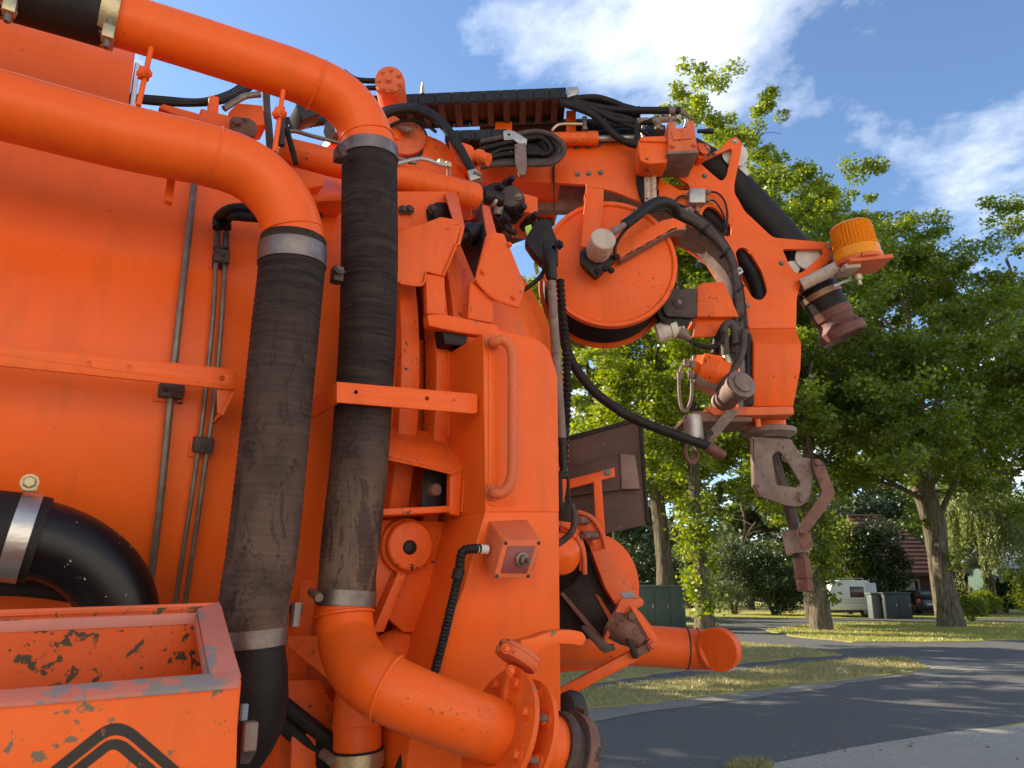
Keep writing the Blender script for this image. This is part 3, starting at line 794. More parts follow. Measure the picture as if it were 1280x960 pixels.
# ------------------------------------------------------------------ buildings and other things beyond the road
TILE = simple('red_roof_tile', (0.12, 0.052, 0.045), (0.17, 0.075, 0.064), 0.75, 0, 2.2, 0.3)
BRICK = simple('dark_brick_wall', (0.11, 0.06, 0.045), (0.16, 0.085, 0.06), 0.9, 0, 6, 0.3)
GLASSD = simple('dark_window_glass', (0.03, 0.035, 0.04), (0.05, 0.055, 0.06), 0.08, 0, 2, 0.0)
FRAMEW = simple('white_window_frame', (0.55, 0.55, 0.52), (0.62, 0.62, 0.6), 0.5, 0, 5, 0.1)
WOODD = simple('dark_timber', (0.06, 0.04, 0.03), (0.09, 0.06, 0.045), 0.8, 0, 8, 0.2)
GREYR = simple('grey_roof_sheet', (0.34, 0.33, 0.31), (0.42, 0.40, 0.38), 0.7, 0, 2, 0.2)
GREENW = simple('green_boarding', (0.06, 0.10, 0.075), (0.08, 0.125, 0.09), 0.8, 0, 3, 0.2)
def roof_courses(mb, a, b_, c_, d_, n=14, lift=0.05):
    """lapped tile courses on the slope a-b (eaves) to d-c (ridge)"""
    nn = (b_ - a).cross(d_ - a).normalized()
    if nn.z < 0: nn = -nn
    for i in range(n):
        u0, u1 = i / n, (i + 1.12) / n
        u1 = min(u1, 1)
        q = [a.lerp(d_, u0) + nn * lift, b_.lerp(c_, u0) + nn * lift, b_.lerp(c_, u1), a.lerp(d_, u1)]
        mb.prism(q, -nn * 0.04)
hy = 52.0
root = thing('brick_house', 'brick house with steep red tiled roof and carport behind the leaning oak', 'house', (gx(1150, hy), hy + 3, 0))
x0, x1 = gx(1098, hy), gx(1206, hy)
ze, zr = 2.75, 6.6
MB().box(Vector(((x0 + x1) / 2 - .6, hy + 4.1, ze / 2)), Vector((x1 - x0 - 1.6, 0, 0)), Vector((0, 6.0, 0)), Vector((0, 0, ze))).build('wall', BRICK, root, 0.01)
rf = MB(); a, b_, c_, d_ = Vector((x0 - .3, hy - .2, ze - .15)), Vector((x1 + .3, hy - .2, ze - .15)), Vector((gx(1148, hy), hy + 4, zr)), Vector((x0 + .2, hy + 4, zr))
roof_courses(rf, a, b_, c_, d_)
e1, e2 = Vector((x1 + .3, hy + 8.2, ze - .15)), Vector((x0 - .3, hy + 8.2, ze - .15))
roof_courses(rf, b_, e1, c_, c_ + Vector((0, .01, 0))); roof_courses(rf, e1, e2, d_, c_)
rf.prism([a, d_, e2], Vector((.05, 0, 0)))
r_ = rf.build('roof', TILE, root)
MB().tube([d_ + UP * .06, c_ + UP * .06], .11, 8, smooth=False).build('ridge_tile', TILE, r_)
MB().box((a + b_) / 2 + Vector((0, .05, -.1)), (b_ - a), Vector((0, .12, 0)), Vector((0, 0, .16))).build('gutter', WOODD, root)
for px in (1121, 1165, 1204):
    xx = gx(px, hy); MB().box(Vector((xx, hy + .15, ze / 2 - .12)), Vector((.16, 0, 0)), Vector((0, .16, 0)), Vector((0, 0, ze - .24))).build('post', WOODD, root, .01)
for px, z_, w_, h_ in ((1131, 1.55, .8, 1.1), (1150, 1.75, 1.0, .9), (1112, 1.5, .7, 1.1)):
    xx = gx(px, hy)
    fr = MB(); fr.prism([Vector((xx + sx * w_ / 2, hy + 1.04, z_ + sz * h_ / 2)) for sx, sz in ((-1, -1), (1, -1), (1, 1), (-1, 1))], Vector((0, .08, 0)), [[Vector((xx + sx * (w_ / 2 - .07), hy + 1.04, z_ + sz * (h_ / 2 - .07))) for sx, sz in ((-1, -1), (1, -1), (1, 1), (-1, 1))]])
    f = fr.build('window_frame', FRAMEW, root)
    MB().box(Vector((xx, hy + 1.085, z_)), Vector((w_ - .1, 0, 0)), Vector((0, .02, 0)), Vector((0, 0, h_ - .1))).build('pane', GLASSD, f)
# grey roofed outbuilding, right edge
hy2 = 62.0; x0, x1 = gx(1258, hy2), gx(1420, hy2)
root = thing('outbuilding', 'green boarded outbuilding with pale grey roof at the right edge', 'building', (x0 + 4, hy2 + 3, 0))
MB().box(Vector(((x0 + x1) / 2, hy2 + 3, 1.6)), Vector((x1 - x0 - .8, 0, 0)), Vector((0, 5.6, 0)), Vector((0, 0, 3.2))).build('wall', GREENW, root, .01)
rf = MB(); a, b_ = Vector((x0, hy2 - .3, 3.1)), Vector((x1, hy2 - .3, 3.1)); c_, d_ = Vector((x1, hy2 + 3, 5.0)), Vector((x0, hy2 + 3, 5.0))
roof_courses(rf, a, b_, c_, d_, 7); roof_courses(rf, Vector((x1, hy2 + 6.3, 3.1)), Vector((x0, hy2 + 6.3, 3.1)), d_, c_, 7)
rf.build('roof', GREYR, root)
# caravan
cy_ = 46.0; cxl, cxr = gx(1034, cy_), gx(1094, cy_)
CARW = simple('caravan_white', (0.66, 0.65, 0.56), (0.74, 0.73, 0.64), 0.4, 0, 3, 0.05)
CARB = simple('caravan_beige_stripe', (0.42, 0.34, 0.22), (0.5, 0.4, 0.28), 0.5, 0, 3, 0.05)
WINB = simple('brown_tinted_pane', (0.075, 0.04, 0.025), (0.11, 0.06, 0.04), 0.12, 0, 3, 0.0)
root = thing('caravan', 'white touring caravan with one brown window parked behind the island oak', 'caravan', ((cxl + cxr) / 2, cy_ + 1, 0))
W_ = cxr - cxl
prof = [(0, .55), (W_ * .02, .42), (W_ * .97, .42), (W_, .6), (W_ * .985, 1.3), (W_ * .93, 1.85), (W_ * .86, 2.06), (W_ * .3, 2.1), (W_ * .12, 2.0), (W_ * .04, 1.5)]
prof = rnd([(a * 100, b_ * 100) for a, b_ in prof], 12)
body = MB().prism([Vector((cxl + a / 100, cy_, b_ / 100)) for a, b_ in prof], Vector((0, 2.0, 0))).build('body', CARW, root, .03)
def quad(mb, xc, yc, zc_, w_, h_, d_=.02): return mb.box(Vector((xc, yc, zc_)), Vector((w_, 0, 0)), Vector((0, d_, 0)), Vector((0, 0, h_)))
xw = gx(1070, cy_)
f = quad(MB(), xw, cy_ - .012, 1.42, .72, .52, .03).build('window', WINB, root, .01)
quad(MB(), xw, cy_ - .006, 1.42, .80, .60, .016).build('window_rubber', BLACK, f, .005)
quad(MB(), gx(1088, cy_), cy_ - .004, 1.22, .62, 1.42, .012).build('door', FRAMEW, root, .004)
for zz in (.82, .98): quad(MB(), (cxl + cxr) / 2, cy_ - .006, zz, W_ * .96, .035, .014).build('trim_strip', CARB, root)
quad(MB(), (cxl + cxr) / 2, cy_ + .5, .38, W_ * .8, .12, .9).build('chassis', BLACK, root)
for xq in (gx(1080, cy_),):
    wl = MB().lathe(Vector((xq, cy_ + .05, .31)), FWD, [(0, .22), (.02, .31), (.17, .31), (.19, .22)], 20).build('wheel', TYRE, root)
    MB().lathe(Vector((xq, cy_ + .03, .31)), FWD, [(0, .07), (.02, .17), (.03, .19)], 16).build('hub_cap', GALV, wl)
MB().tube([Vector((cxl + .1, cy_ + 1, .45)), Vector((cxl - 1.0, cy_ + 1, .42))], .05, 8, smooth=False).build('drawbar', STEEL, root)
MB().tube([Vector((cxl - .9, cy_ + 1, .45)), Vector((cxl - .9, cy_ + 1, 0.0))], .035, 8, smooth=False).build('jockey_wheel', STEEL, root)
rl = MB()
for yq in (.3, 1.7): rl.tube([Vector((cxl + W_ * .3, cy_ + yq, 2.09)), Vector((cxl + W_ * .3, cy_ + yq, 2.2)), Vector((cxl + W_ * .8, cy_ + yq, 2.2)), Vector((cxl + W_ * .8, cy_ + yq, 2.06))], .015, 6, smooth=False)
rl.build('roof_rail', GALV, root)
# utility cabinets
UG = simple('grey_green_cabinet', (0.095, 0.11, 0.095), (0.13, 0.145, 0.125), 0.6, 0, 4, 0.1)
UD = simple('dark_green_cabinet', (0.028, 0.034, 0.028), (0.042, 0.05, 0.04), 0.6, 0, 4, 0.1)
USUB = simple('substation_green', (0.05, 0.07, 0.06), (0.068, 0.09, 0.075), 0.6, 0, 3, 0.1)
USUBL = simple('substation_lid', (0.085, 0.10, 0.085), (0.11, 0.125, 0.11), 0.7, 0, 3, 0.1)
def cabinet(name, label, px0, px1, ds, h_, dep, mt, panels, group):
    xa, xb = gx(px0, ds), gx(px1, ds)
    root = thing(name, label, 'cabinet', ((xa + xb) / 2, ds + dep / 2, 0), group)
    MB().box(Vector(((xa + xb) / 2, ds + dep / 2, h_ / 2)), Vector((xb - xa, 0, 0)), Vector((0, dep, 0)), Vector((0, 0, h_))).build('body', mt, root, .015)
    MB().box(Vector(((xa + xb) / 2, ds + dep / 2, h_ + .045)), Vector((xb - xa + .12, 0, 0)), Vector((0, dep + .12, 0)), Vector((0, 0, .09))).build('lid', USUBL if mt is USUB else mt, root, .02)
    w_ = (xb - xa) / panels
    for i in range(panels):
        p_ = quad(MB(), xa + w_ * (i + .5), ds - .012, h_ * .5, w_ - .05, h_ - .16, .024).build('door_panel', mt, root, .006)
        quad(MB(), xa + w_ * (i + .86), ds - .032, h_ * .55, .03, .16, .02).build('handle', GALV, p_)
    return root
UGRP = 'utility boxes by the road'
cabinet('substation_cabinet', 'long dark green substation cabinet with flat lid left of the oak trunks', 742, 855, 33.5, 1.68, 2.0, USUB, 6, None)
cabinet('utility_box', 'narrow grey green utility box right beside the caravan', 1087, 1101, 44.5, 1.30, .6, UG, 1, UGRP)
cabinet('utility_box', 'wide dark utility box left of the carport', 1103, 1136, 44.0, 1.32, .7, UD, 2, UGRP)
# parked car under the carport, seen from behind
CARP = simple('dark_car_paint', (0.012, 0.014, 0.02), (0.02, 0.022, 0.03), 0.2, 0, 4, 0.0)
REDL = simple('red_tail_lens', (0.55, 0.02, 0.015), (0.65, 0.03, 0.02), 0.2, 0, 9, 0.0)
cy_ = 49.0; xa, xb = gx(1142, cy_), gx(1179, cy_); xm = (xa + xb) / 2; hw = (xb - xa) / 2
root = thing('parked_car', 'dark car with red tail lamps parked under the carport', 'car', (xm, cy_ + 2, 0))
side = rnd([(0, 45), (0, 95), (12, 105), (28, 148), (60, 152), (210, 148), (285, 100), (400, 88), (420, 55), (415, 35), (5, 35)], 8)
MB().prism([Vector((xa, cy_ + u / 100, z_ / 100)) for u, z_ in side], Vector((hw * 2, 0, 0))).build('body', CARP, root, .06)
quad(MB(), xm, cy_ + .17, 1.28, hw * 1.6, .34, .03).build('rear_window', GLASSD, root, .01)
for sx in (-1, 1):
    quad(MB(), xm + sx * hw * .82, cy_ - .01, .88, .2, .26, .05).build('tail_lamp', REDL, root, .01)
    for yq in (.75, 3.3):
        wl = MB().lathe(Vector((xm + sx * (hw - .12), cy_ + yq, .32)), Vector((sx, 0, 0)), [(0, .25), (.02, .32), (.18, .32), (.2, .25)], 18).build('wheel', TYRE, root)
quad(MB(), xm, cy_ - .01, .68, .5, .11, .03).build('number_plate', FRAMEW, root)
quad(MB(), xm, cy_ - .03, .48, hw * 1.9, .16, .08).build('bumper', BLACK, root, .02)

# unseen hall added behind the camera: pale walls bounce sunlight onto the truck
HALL = simple('pale_render', (0.70, 0.69, 0.65), (0.78, 0.76, 0.72), 0.85, 0, 1.2, 0.15)
GATE = simple('light_grey_gate', (0.50, 0.50, 0.49), (0.56, 0.56, 0.55), 0.5, 0, 2, 0.05)
hc = L(1.5, -12.5, 0)
root = thing('bounce_hall', 'unseen pale hall added behind the camera to bounce sunlight onto the truck', 'building', tuple(hc))
MB().box(hc - N * 5 + UP * 3.9, D * 38, N * 10, UP * 7.8).build('wall', HALL, root, .02)
rf = MB().prism([hc + D * s_ * 19.4 + N * o_ + UP * z_ for s_, o_, z_ in ((-1, .4, 7.75), (-1, -5, 8.9), (-1, -10.4, 7.75))], D * 38.8).build('roof', GREYR, root)
for k in range(5):
    gc = hc + D * (-14 + 7 * k) + N * .03 + UP * 2.1
    g_ = MB().box(gc, D * 4.0, N * .06, UP * 4.2).build('roller_gate', GATE, root, .01)
    for j in range(6): MB().box(gc + N * .035 + UP * (-1.75 + .7 * j), D * 3.9, N * .02, UP * .62).build('gate_slat', GATE, g_, .008)
# ================================================================== the tank truck (one thing, its parts in two levels)
TRUCK = thing('suction_truck', 'orange sewer suction truck with tank, hoses and crane boom filling the left', 'truck', tuple(L(-1.5, .92, 0)))
# ---------------- tank
prof = [(-5.2, TR * .55), (-5.12, TR * .9), (-5.0, TR), (-0.30, TR)]
tank = MB().lathe(L(0, TR, TZ), D, prof, 128).build('tank', ORANGE, TRUCK, ang=50)
for s0, s1, dr in ((-0.335, -0.285, .035), (-0.245, -0.205, .045), (-0.19, -0.15, .045)):
    MB().lathe(L(0, TR, TZ), D, [(s0, TR - .02), (s0, TR + dr), (s1, TR + dr), (s1, TR - .02)], 128, cap=False).build('rim_flange', ORANGE_W, tank, 0.004)
# dished rear hatch
prof = [(-0.15, TR + .015), (-0.12, TR + .012)] + [(-0.12 + .55 * math.sin(a), TR * (0.98 * math.cos(a) ** 0.42)) for a in [math.pi / 2 * (1 - (1 - i / 24) ** 1.6) for i in range(0, 24)]] + [(0.43, 0.01)]
hatch = MB().lathe(L(0, TR, TZ), D, prof, 96).build('rear_hatch', ORANGE_W, TRUCK, ang=50)
# chassis, wheels and mudguard below the tank (only glimpsed)
ch = MB()
for of in (.55, 1.29): ch.box(L(-2.4, of, .98), D * 4.8, N * .09, UP * .26)
ch.build('chassis_beam', BLACK, TRUCK, .01)
for s_ in (-1.6, -2.95):
    for of in (0.0, 1.84):
        sg = 1 if of < .9 else -1
        wl = MB().lathe(L(s_, of - .15 * sg, .5), N * sg, [(0, .30), (.0, .42), (.04, .5), (.27, .5), (.31, .42), (.31, .3)], 32).build('wheel', TYRE, TRUCK, ang=40)
        MB().lathe(L(s_, of - .14 * sg, .5), N * sg, [(0, .10), (.05, .14), (.07, .27), (.0, .31)], 24).build('rim', GALV, wl)
MB().box(L(-2.3, .92, 1.20), D * 4.2, N * .9, UP * .2).build('sub_frame', ORANGE_W, TRUCK, .01)
for s_ in (-0.5, -2.2, -4.2):
    MB().prism([L(s_, .25, 1.1), L(s_, 1.6, 1.1), L(s_, 1.75, 1.75), L(s_, .1, 1.75)], D * .04).build('tank_cradle', ORANGE_W, TRUCK, .004)

# ---------------- box on the tank's shoulder (upper left) with its aluminium end strip
zA, zB, zC = S(165, 140, .16).z, S(163, 86, .16).z, S(160, 20, .16).z
s_end = (S(165, 100, .16) - P0).dot(D)
secp = [(.16, zA - .25), (.16, zB - .02), (.175, zB + .02), (.30, zC + .05), (.34, zC + .07), (.9, zC + .09), (.9, zA - .25)]
tb_ = MB().prism([L(s_end, a, b_) for a, b_ in secp], -D * 3.6).build('top_locker', ORANGE, TRUCK, .006)
MB().prism([L(s_end + .003, a, b_) for a, b_ in ((.18, zA - .2), (.18, zB + .02), (.26, zB + .09), (.26, zA - .2))], D * .012).build('end_strip', ALU, tb_, .002)

# ---------------- suction pipes and hoses on the flank
p1 = [S(-420, 22, -.2), S(-200, 78, -.2), S(0, 131, -.2), S(150, 170, -.2), S(270, 197, -.2), S(317, 217, -.2), S(347, 246, -.2), S(362, 274, -.2), S(368, 302, -.2), S(366, 330, -.2)]
pipe1 = MB().tube(p1, .0625, 28, 10).build('suction_pipe', ORANGE, TRUCK)
def weld(p, q, r, parent, m=ORANGE, wdt=.006, name='weld_seam'):
    return MB().lathe(p, (q - p), [(-wdt / 2, r), (-wdt / 4, r + .0022), (wdt / 4, r + .0022), (wdt / 2, r)], 28, cap=False).build(name, m, parent)
weld(S(268, 196, -.2), S(300, 208, -.2), .0628, pipe1)
weld(S(366, 290, -.2), S(368, 302, -.2), .0628, pipe1)
p0 = [S(140, 22, -.13), S(225, 48, -.13), S(300, 72, -.13), S(375, 97, -.13), S(422, 120, -.13), S(448, 148, -.13), S(460, 178, -.13), S(462, 206, -.13)]
pipe0 = MB().tube(p0, [.056, .057, .058, .059, .06, .061, .062, .062], 28, 10).build('suction_pipe', ORANGE, TRUCK)
weld(S(395, 106, -.13), S(420, 119, -.13), .0605, pipe0)
weld(S(459, 172, -.13), S(462, 190, -.13), .0625, pipe0)
# black hose and its two clamps at the top left
MB().tube([S(-90, -48, -.13), S(0, -20, -.13), S(80, 4, -.13), S(142, 23, -.13)], .064, 24, 8).build('connecting_hose', RUBBER, TRUCK)
def clamp(a, b_, r, m, parent, bx=None, bm=BRASS, br=.009, name='hose_clamp'):
    ax = b_ - a
    c = MB().lathe(a, ax, [(0, r - .003), (0, r), (ax.length, r), (ax.length, r - .003)], 32, cap=False).build(name, m, parent, ang=40)
    if bx is not None:
        p, d1, d2 = bx
        MB().box(p, d1 * .030, d2 * .022, d1.cross(d2) * .024).build('clamp_block', bm, c, .003)
        bolt(p + d1.cross(d2).normalized() * .012, d1.cross(d2).normalized(), br, bm, c)
        k = MB(); k.cyl(p - d1 * .032, p + d1 * .032, .006, n=8).build('clamp_screw', STEEL, c)
    return c
clamp(S(126, 16, -.13), S(148, 24, -.13), .067, BRASS, TRUCK, (S(135, 42, -.21), UP, D))
clamp(S(0, -22, -.13), S(22, -15, -.13), .067, BRASS, TRUCK, (S(12, 9, -.21), UP, D))
# hose A, fat wrapped hose
ha = [S(367, 300, -.2), S(364, 345, -.2), S(357, 410, -.2), S(348, 500, -.2), S(338, 600, -.2), S(328, 690, -.2), S(318, 755, -.2), S(317, 806, -.2)]
hoseA = MB().tube(ha, [.0675, .0672, .067, .066, .0655, .065, .063, .057], 36, 12, ridge=(.013, .0007)).build('wrapped_hose', WRAP_A, TRUCK, label='fat dusty black wrapped hose')
clamp(S(366, 310, -.2), S(365, 333, -.2), .0705, BAND, hoseA)
MB().box(S(421, 344, -.18), UP * .035, N * .03, D * .022).build('clamp_lug', DUSTY_SHADE_D, hoseA, .003)
bolt(S(424, 338, -.20), -N * .6 + UP * .6, .009, STEEL, hoseA)
clamp(S(317, 786, -.2), S(317, 808, -.2), .0605, BAND, hoseA)
MB().cyl(S(371, 753, -.19), S(368, 783, -.19), .010, n=10).build('clamp_screw', STEEL, hoseA)
MB().box(S(370, 762, -.18), UP * .02, N * .03, D * .02).build('clamp_lug', DUSTY_SHADE_D, hoseA, .003)
MB().tube([S(317, 800, -.2), S(322, 850, -.2), S(318, 900, -.19), S(285, 950, -.17), S(240, 985, -.14)], .0535, 24, 8).build('lower_hose', RUBBER, TRUCK)
# hose B, thinner wrapped hose
hb = [S(462, 196, -.13), S(462, 240, -.13), S(462, 310, -.13), S(460, 410, -.13), S(454, 510, -.13), S(448, 590, -.13), S(439, 670, -.13), S(433, 735, -.13), S(432, 756, -.13)]
hoseB = MB().tube(hb, [.0650, .0655, .0655, .064, .0625, .062, .061, .058, .058], 36, 12, ridge=(.012, .0006)).build('wrapped_hose', WRAP_B, TRUCK, label='slimmer wrapped hose faded brown at its lower half')
clamp(S(462, 186, -.13), S(462, 201, -.13), .0685, BAND, hoseB)
MB().box(S(424, 193, -.17), UP * .034, N * .03, D * .02).build('clamp_lug', DUSTY_SHADE_D, hoseB, .003)
MB().cyl(S(424, 183, -.19), S(431, 196, -.19), .009, n=8).build('clamp_screw', DUSTY_SHADE_D, hoseB)
clamp(S(433, 738, -.13), S(431, 757, -.13), .0625, BAND, hoseB)
MB().cyl(S(389, 740, -.15), S(399, 747, -.19), .0085, n=10).build('clamp_screw', STEEL, hoseB)
# elbow under hose B leading to the flanged coupling
eo = -.36
el = [S(432, 752, -.13), S(431, 775, -.135), S(436, 808, -.17), S(452, 838, -.25), S(484, 860, -.33), S(532, 882, eo), S(597, 906, eo), S(650, 925, eo), S(690, 940, eo)]
elbow = MB().tube(el, [.056, .057, .058, .0585, .0585, .058, .058, .058, .058], 28, 10).build('outlet_elbow', ORANGE, TRUCK)
ax = (el[7] - el[6]).normalized()
weld(S(431, 768, -.135), S(432, 785, -.14), .059, elbow); weld(S(484, 860, -.33), S(500, 868, -.345), .060, elbow, wdt=.008)
def flange(c, rr, th, name='flange', m=ORANGE_W, bolts=8, hole=.058, par_=None):
    u, v_ = frame(ax)
    n_ = 40
    ring = lambda r, o_: [c + ax * o_ + (u * math.cos(2 * math.pi * i / n_) + v_ * math.sin(2 * math.pi * i / n_)) * r for i in range(n_)]
    f = MB().prism(ring(rr, 0), ax * th, [ring(hole, 0)]).build(name, m, par_ or TRUCK, .003)
    for i in range(bolts):
        a = 2 * math.pi * (i + .35) / bolts
        bolt(c + (u * math.cos(a) + v_ * math.sin(a)) * (rr * .80) - ax * .002, -ax, .0105, ORANGE_W, f)
    return f
fa, fb = S(621, 915, eo), S(647, 924, eo)
f1 = flange(fa, .118, .011); f2 = flange(fb, .112, .011, bolts=8)
u, v_ = frame(ax)
for i in range(8):
    a = 2 * math.pi * (i + .35) / 8
    q = (u * math.cos(a) + v_ * math.sin(a)) * .094
    MB().cyl(fa + q, fb + q, .0075, n=10).build('spacer_bolt', RUST, f1)
MB().lathe(S(660, 929, eo), ax, [(0, .060), (0, .066), (.07, .066), (.07, .06)], 32).build('coupling_sleeve', ORANGE_W, elbow, .002)
cap_ = MB().lathe(S(686, 938, eo), ax, [(0, .062), (0, .074), (.018, .078), (.02, .071), (.032, .071), (.034, .081), (.062, .083), (.066, .074), (.07, .055), (.066, .03)], 40).build('coupling_cap', DUSTY_SHADE_D, TRUCK, .001)
MB().lathe(S(686, 938, eo), ax, [(.036, .083), (.038, .0845), (.058, .0855), (.060, .083)], 40, cap=False).build('cap_ring', RUST, cap_)
for a in (0.6, 2.7, 4.8):
    q = (u * math.cos(a) + v_ * math.sin(a)); MB().box(S(686, 938, eo) + ax * .049 + q * .087, ax * .012, q * .012, ax.cross(q) * .03).build('cap_lug', DUSTY_SHADE_D, cap_, .002)
# lever over the coupling: hub, stem and curved handle
MB().prism(on(So(eo), rnd([(640, 830), (656, 838), (647, 872), (642, 900), (628, 892), (631, 862)], 3)), N * .02).build('valve_stem', ORANGE_W, f1, .003)
h1 = S(647, 820, eo + .01)
lv = MB(); lv.lathe(h1, (S(655, 812, eo + .01) - S(645, 832, eo + .01)), [(-.014, .0), (-.014, .043), (-.004, .046), (-.003, .044), (.004, .044), (.005, .046), (.014, .042), (.014, .0)], 28)
lv.build('valve_hub', ORANGE_D, TRUCK, .001)
plate('valve_lever', [(650, 801), (668, 797), (690, 789), (712, 787), (728, 790), (733, 797), (729, 807), (712, 805), (695, 804), (680, 809), (668, 820), (655, 816)], So(eo), N * .035, ORANGE_C, TRUCK, bev=.004, rd=3)
for px, py in ((632, 811), (660, 826), (668, 829), (638, 838)):
    bolt(S(px, py, eo - .02), -N + UP * .2, .007, ORANGE_W, TRUCK)
# second elbow behind
e2 = [S(447, 1010, .0), S(447, 930, 0), S(447, 890, 0), S(453, 858, 0), S(470, 832, 0.01), S(496, 816, .02), S(530, 812, .05)]
el2 = MB().tube(e2, .052, 24, 8).build('drain_elbow', ORANGE_W, TRUCK)
clamp(S(447, 938, 0), S(447, 958, 0), .0575, BRASS, el2); MB().cyl(S(404, 942, -.03), S(414, 950, -.06), .011, n=10).build('clamp_screw', STEEL, el2)
MB().tube([S(447, 935, 0), S(447, 1040, 0)], .055, 20, smooth=False).build('drain_hose', RUBBER, el2)
weld(S(447, 905, 0), S(447, 895, 0), .0525, el2); weld(S(512, 813, .035), S(530, 812, .05), .0525, el2)

# ---------------- black lacquered elbow, lower left
bk = [S(-160, 660, -.06), S(0, 668, -.06), S(48, 674, -.06), S(92, 690, -.06), S(128, 718, -.06), S(148, 755, -.06), S(150, 800, -.06), S(148, 880, -.05)]
be = MB().tube(bk, [.073, .073, .07, .069, .069, .068, .067, .067], 32, 10).build('intake_elbow', LACQ, TRUCK)
MB().tube([S(-160, 660, -.06), S(0, 668, -.06), S(50, 675, -.06)], .077, 28, 6).build('intake_hose', RUBBER, be)
clamp(S(12, 669, -.06), S(38, 673, -.06), .0805, BAND_L, be)
q = S(38, 605, -.10); MB().box(q, D * .026, UP * .028, N * .012).build('clamp_block', BRASS, be, .003)
bolt(S(37, 603, -.115), -N, .011, BRASS, be)
MB().tube([S(-80, 733, .02), S(40, 736, .02), S(130, 752, .02), S(190, 770, .02)], .016, 10).build('cable', RUBBER, TRUCK)

# ---------------- steel lines up the tank
MB().tube(on(To(.02), [(243, 225), (240, 255), (228, 360), (214, 490), (201, 620), (186, 745), (180, 800)]), .0075, 12).build('hydraulic_line', STEEL, tank)
ln1 = MB().tube(on(To(.022), [(270, 330), (266, 400), (256, 500), (247, 570), (232, 670), (216, 775)]), .0052, 10).build('hydraulic_line', STEEL, tank)
ln2 = MB().tube(on(To(.022), [(281, 330), (277, 400), (268, 500), (258, 570), (244, 670), (228, 775)]), .0052, 10).build('hydraulic_line', STEEL, tank)
def pclamp(px, py, w_, h_, nb):
    p = T(px, py, .02); n_ = (p - L(0, TR, TZ)); n_ = (n_ - D * n_.dot(D)).normalized(); up_ = D.cross(n_).normalized()
    if up_.z < 0: up_ = -up_
    c = MB().box(p, D * w_, up_ * h_, n_ * .034).build('pipe_clamp', DUSTY_SHADE_D, tank, .004)
    MB().box(T(px - 3, py + 4, .002), D * (w_ * 1.25), up_ * (h_ * 1.2), n_ * .008).build('mounting_pad', ORANGE_W, tank, .003)
    for k in nb: bolt(p + D * (w_ * k) + n_ * .017, n_, .0048, DUSTY_SHADE_D, c)
pclamp(214, 489, .048, .03, (-.3, .3)); pclamp(254, 556, .04, .034, (0.05,))
pclamp(276, 324, .034, .036, (0,))
for ddx in (0, 11):
    MB().lathe(T(271 + ddx, 312, .024), (T(272 + ddx, 283, .024) - T(271 + ddx, 312, .024)), [(0, .006), (0, .0085), (.014, .0085), (.015, .0075), (.05, .0075), (.05, .005)], 12).build('hose_fitting', DUSTY_SHADE_D, tank)
    hose('hydraulic_hose', [T(272 + ddx, 285, .024), T(273 + ddx, 272, .03), S(286 + ddx * .6, 262 + ddx * .7, -.03), S(308, 260 + ddx, -.03), S(345, 263 + ddx, -.02), S(400, 270 + ddx, .0)], 6.2, RUBBER, tank, 12)
# standoff rails with drilled holes
def hole(cx_, cy_, r, fn, n_=12): return [(cx_ + r * math.cos(i * 2 * math.pi / n_), cy_ + r * math.sin(i * 2 * math.pi / n_)) for i in range(n_)]
r1 = plate('standoff_rail', [(-420, 386), (292, 461), (297, 466), (296, 484), (290, 487), (-420, 414)], So(-.125), N * .006, ORANGE, TRUCK, [hole(111, 455, 3.4, 0), hole(161.5, 460, 3.4, 0), hole(278, 473, 3.4, 0)], .0012)
plate('rail_leg', [(271, 484), (293, 487), (279, 519), (272, 516)], So(-.118), N * .006, ORANGE_W, r1, bev=.001)
q = [S(275, 486, -.12), S(292, 487, -.12)]; MB().prism([S(293, 486, -.119), S(296, 486, -.119), S(280, 519, -.119), S(276, 519, -.119)], N * .10).build('rail_leg', ORANGE_W, r1, .001)
r2 = plate('standoff_rail', [(421, 477), (594, 492), (597, 494), (597, 515), (593, 517), (421, 503)], So(-.215), N * .006, ORANGE, TRUCK, [hole(445, 490, 2.6, 0), hole(534, 498, 2.6, 0)], .0012)
a_, b_ = S(421.5, 477, -.214), S(421.5, 503, -.214); MB().prism([a_, b_, b_ + N * .17, a_ + N * .17], D * .006).build('rail_return', ORANGE, r2, .001)

# ---------------- rear frame plates seen between hose B and cabinet
plate('frame_plate', [(480, 420), (530, 425), (530, 560), (575, 640), (560, 700), (545, 760), (470, 760), (470, 640)], So(.06), N * .01, ORANGE_W, TRUCK)
q = [S(488, 530, -.03), S(533, 537, -.03), S(556, 545, -.03), S(581, 582, -.14), S(562, 590, -.14), S(520, 580, -.14), S(488, 568, -.14)]
# sloping cover over the pocket
cv = MB().prism([S(478, 531, .0), S(560, 543, .0), S(579, 583, -.12), S(566, 589, -.12), S(478, 566, -.12)], -UP * .008).build('pocket_cover', ORANGE_W, TRUCK, .002)
plate('pocket_lip', [(478, 566), (566, 588), (566, 592), (478, 572)], So(-.12), N * .008, ORANGE_W, cv, bev=.001)
plate('pocket_side', [(563, 588), (578, 583), (575, 645), (562, 642)], So(-.115), N * .02, ORANGE_W, TRUCK, bev=.002)
plate('pocket_side', [(535, 588), (540, 588), (536, 634), (528, 634)], So(-.03), N * .02, GREASE_SHADE, TRUCK, bev=.002)
MB().prism([S(470, 636, -.115), S(563, 632, -.115), S(566, 640, -.115), S(470, 645, -.115)], N * .17).build('pocket_floor', ORANGE_W, TRUCK, .003)
MB().lathe(S(546, 612, -.075), N, [(0, 0.0), (0, .013), (.006, .016), (.02, .017)], 16).build('hinge_bush', RUST, TRUCK)
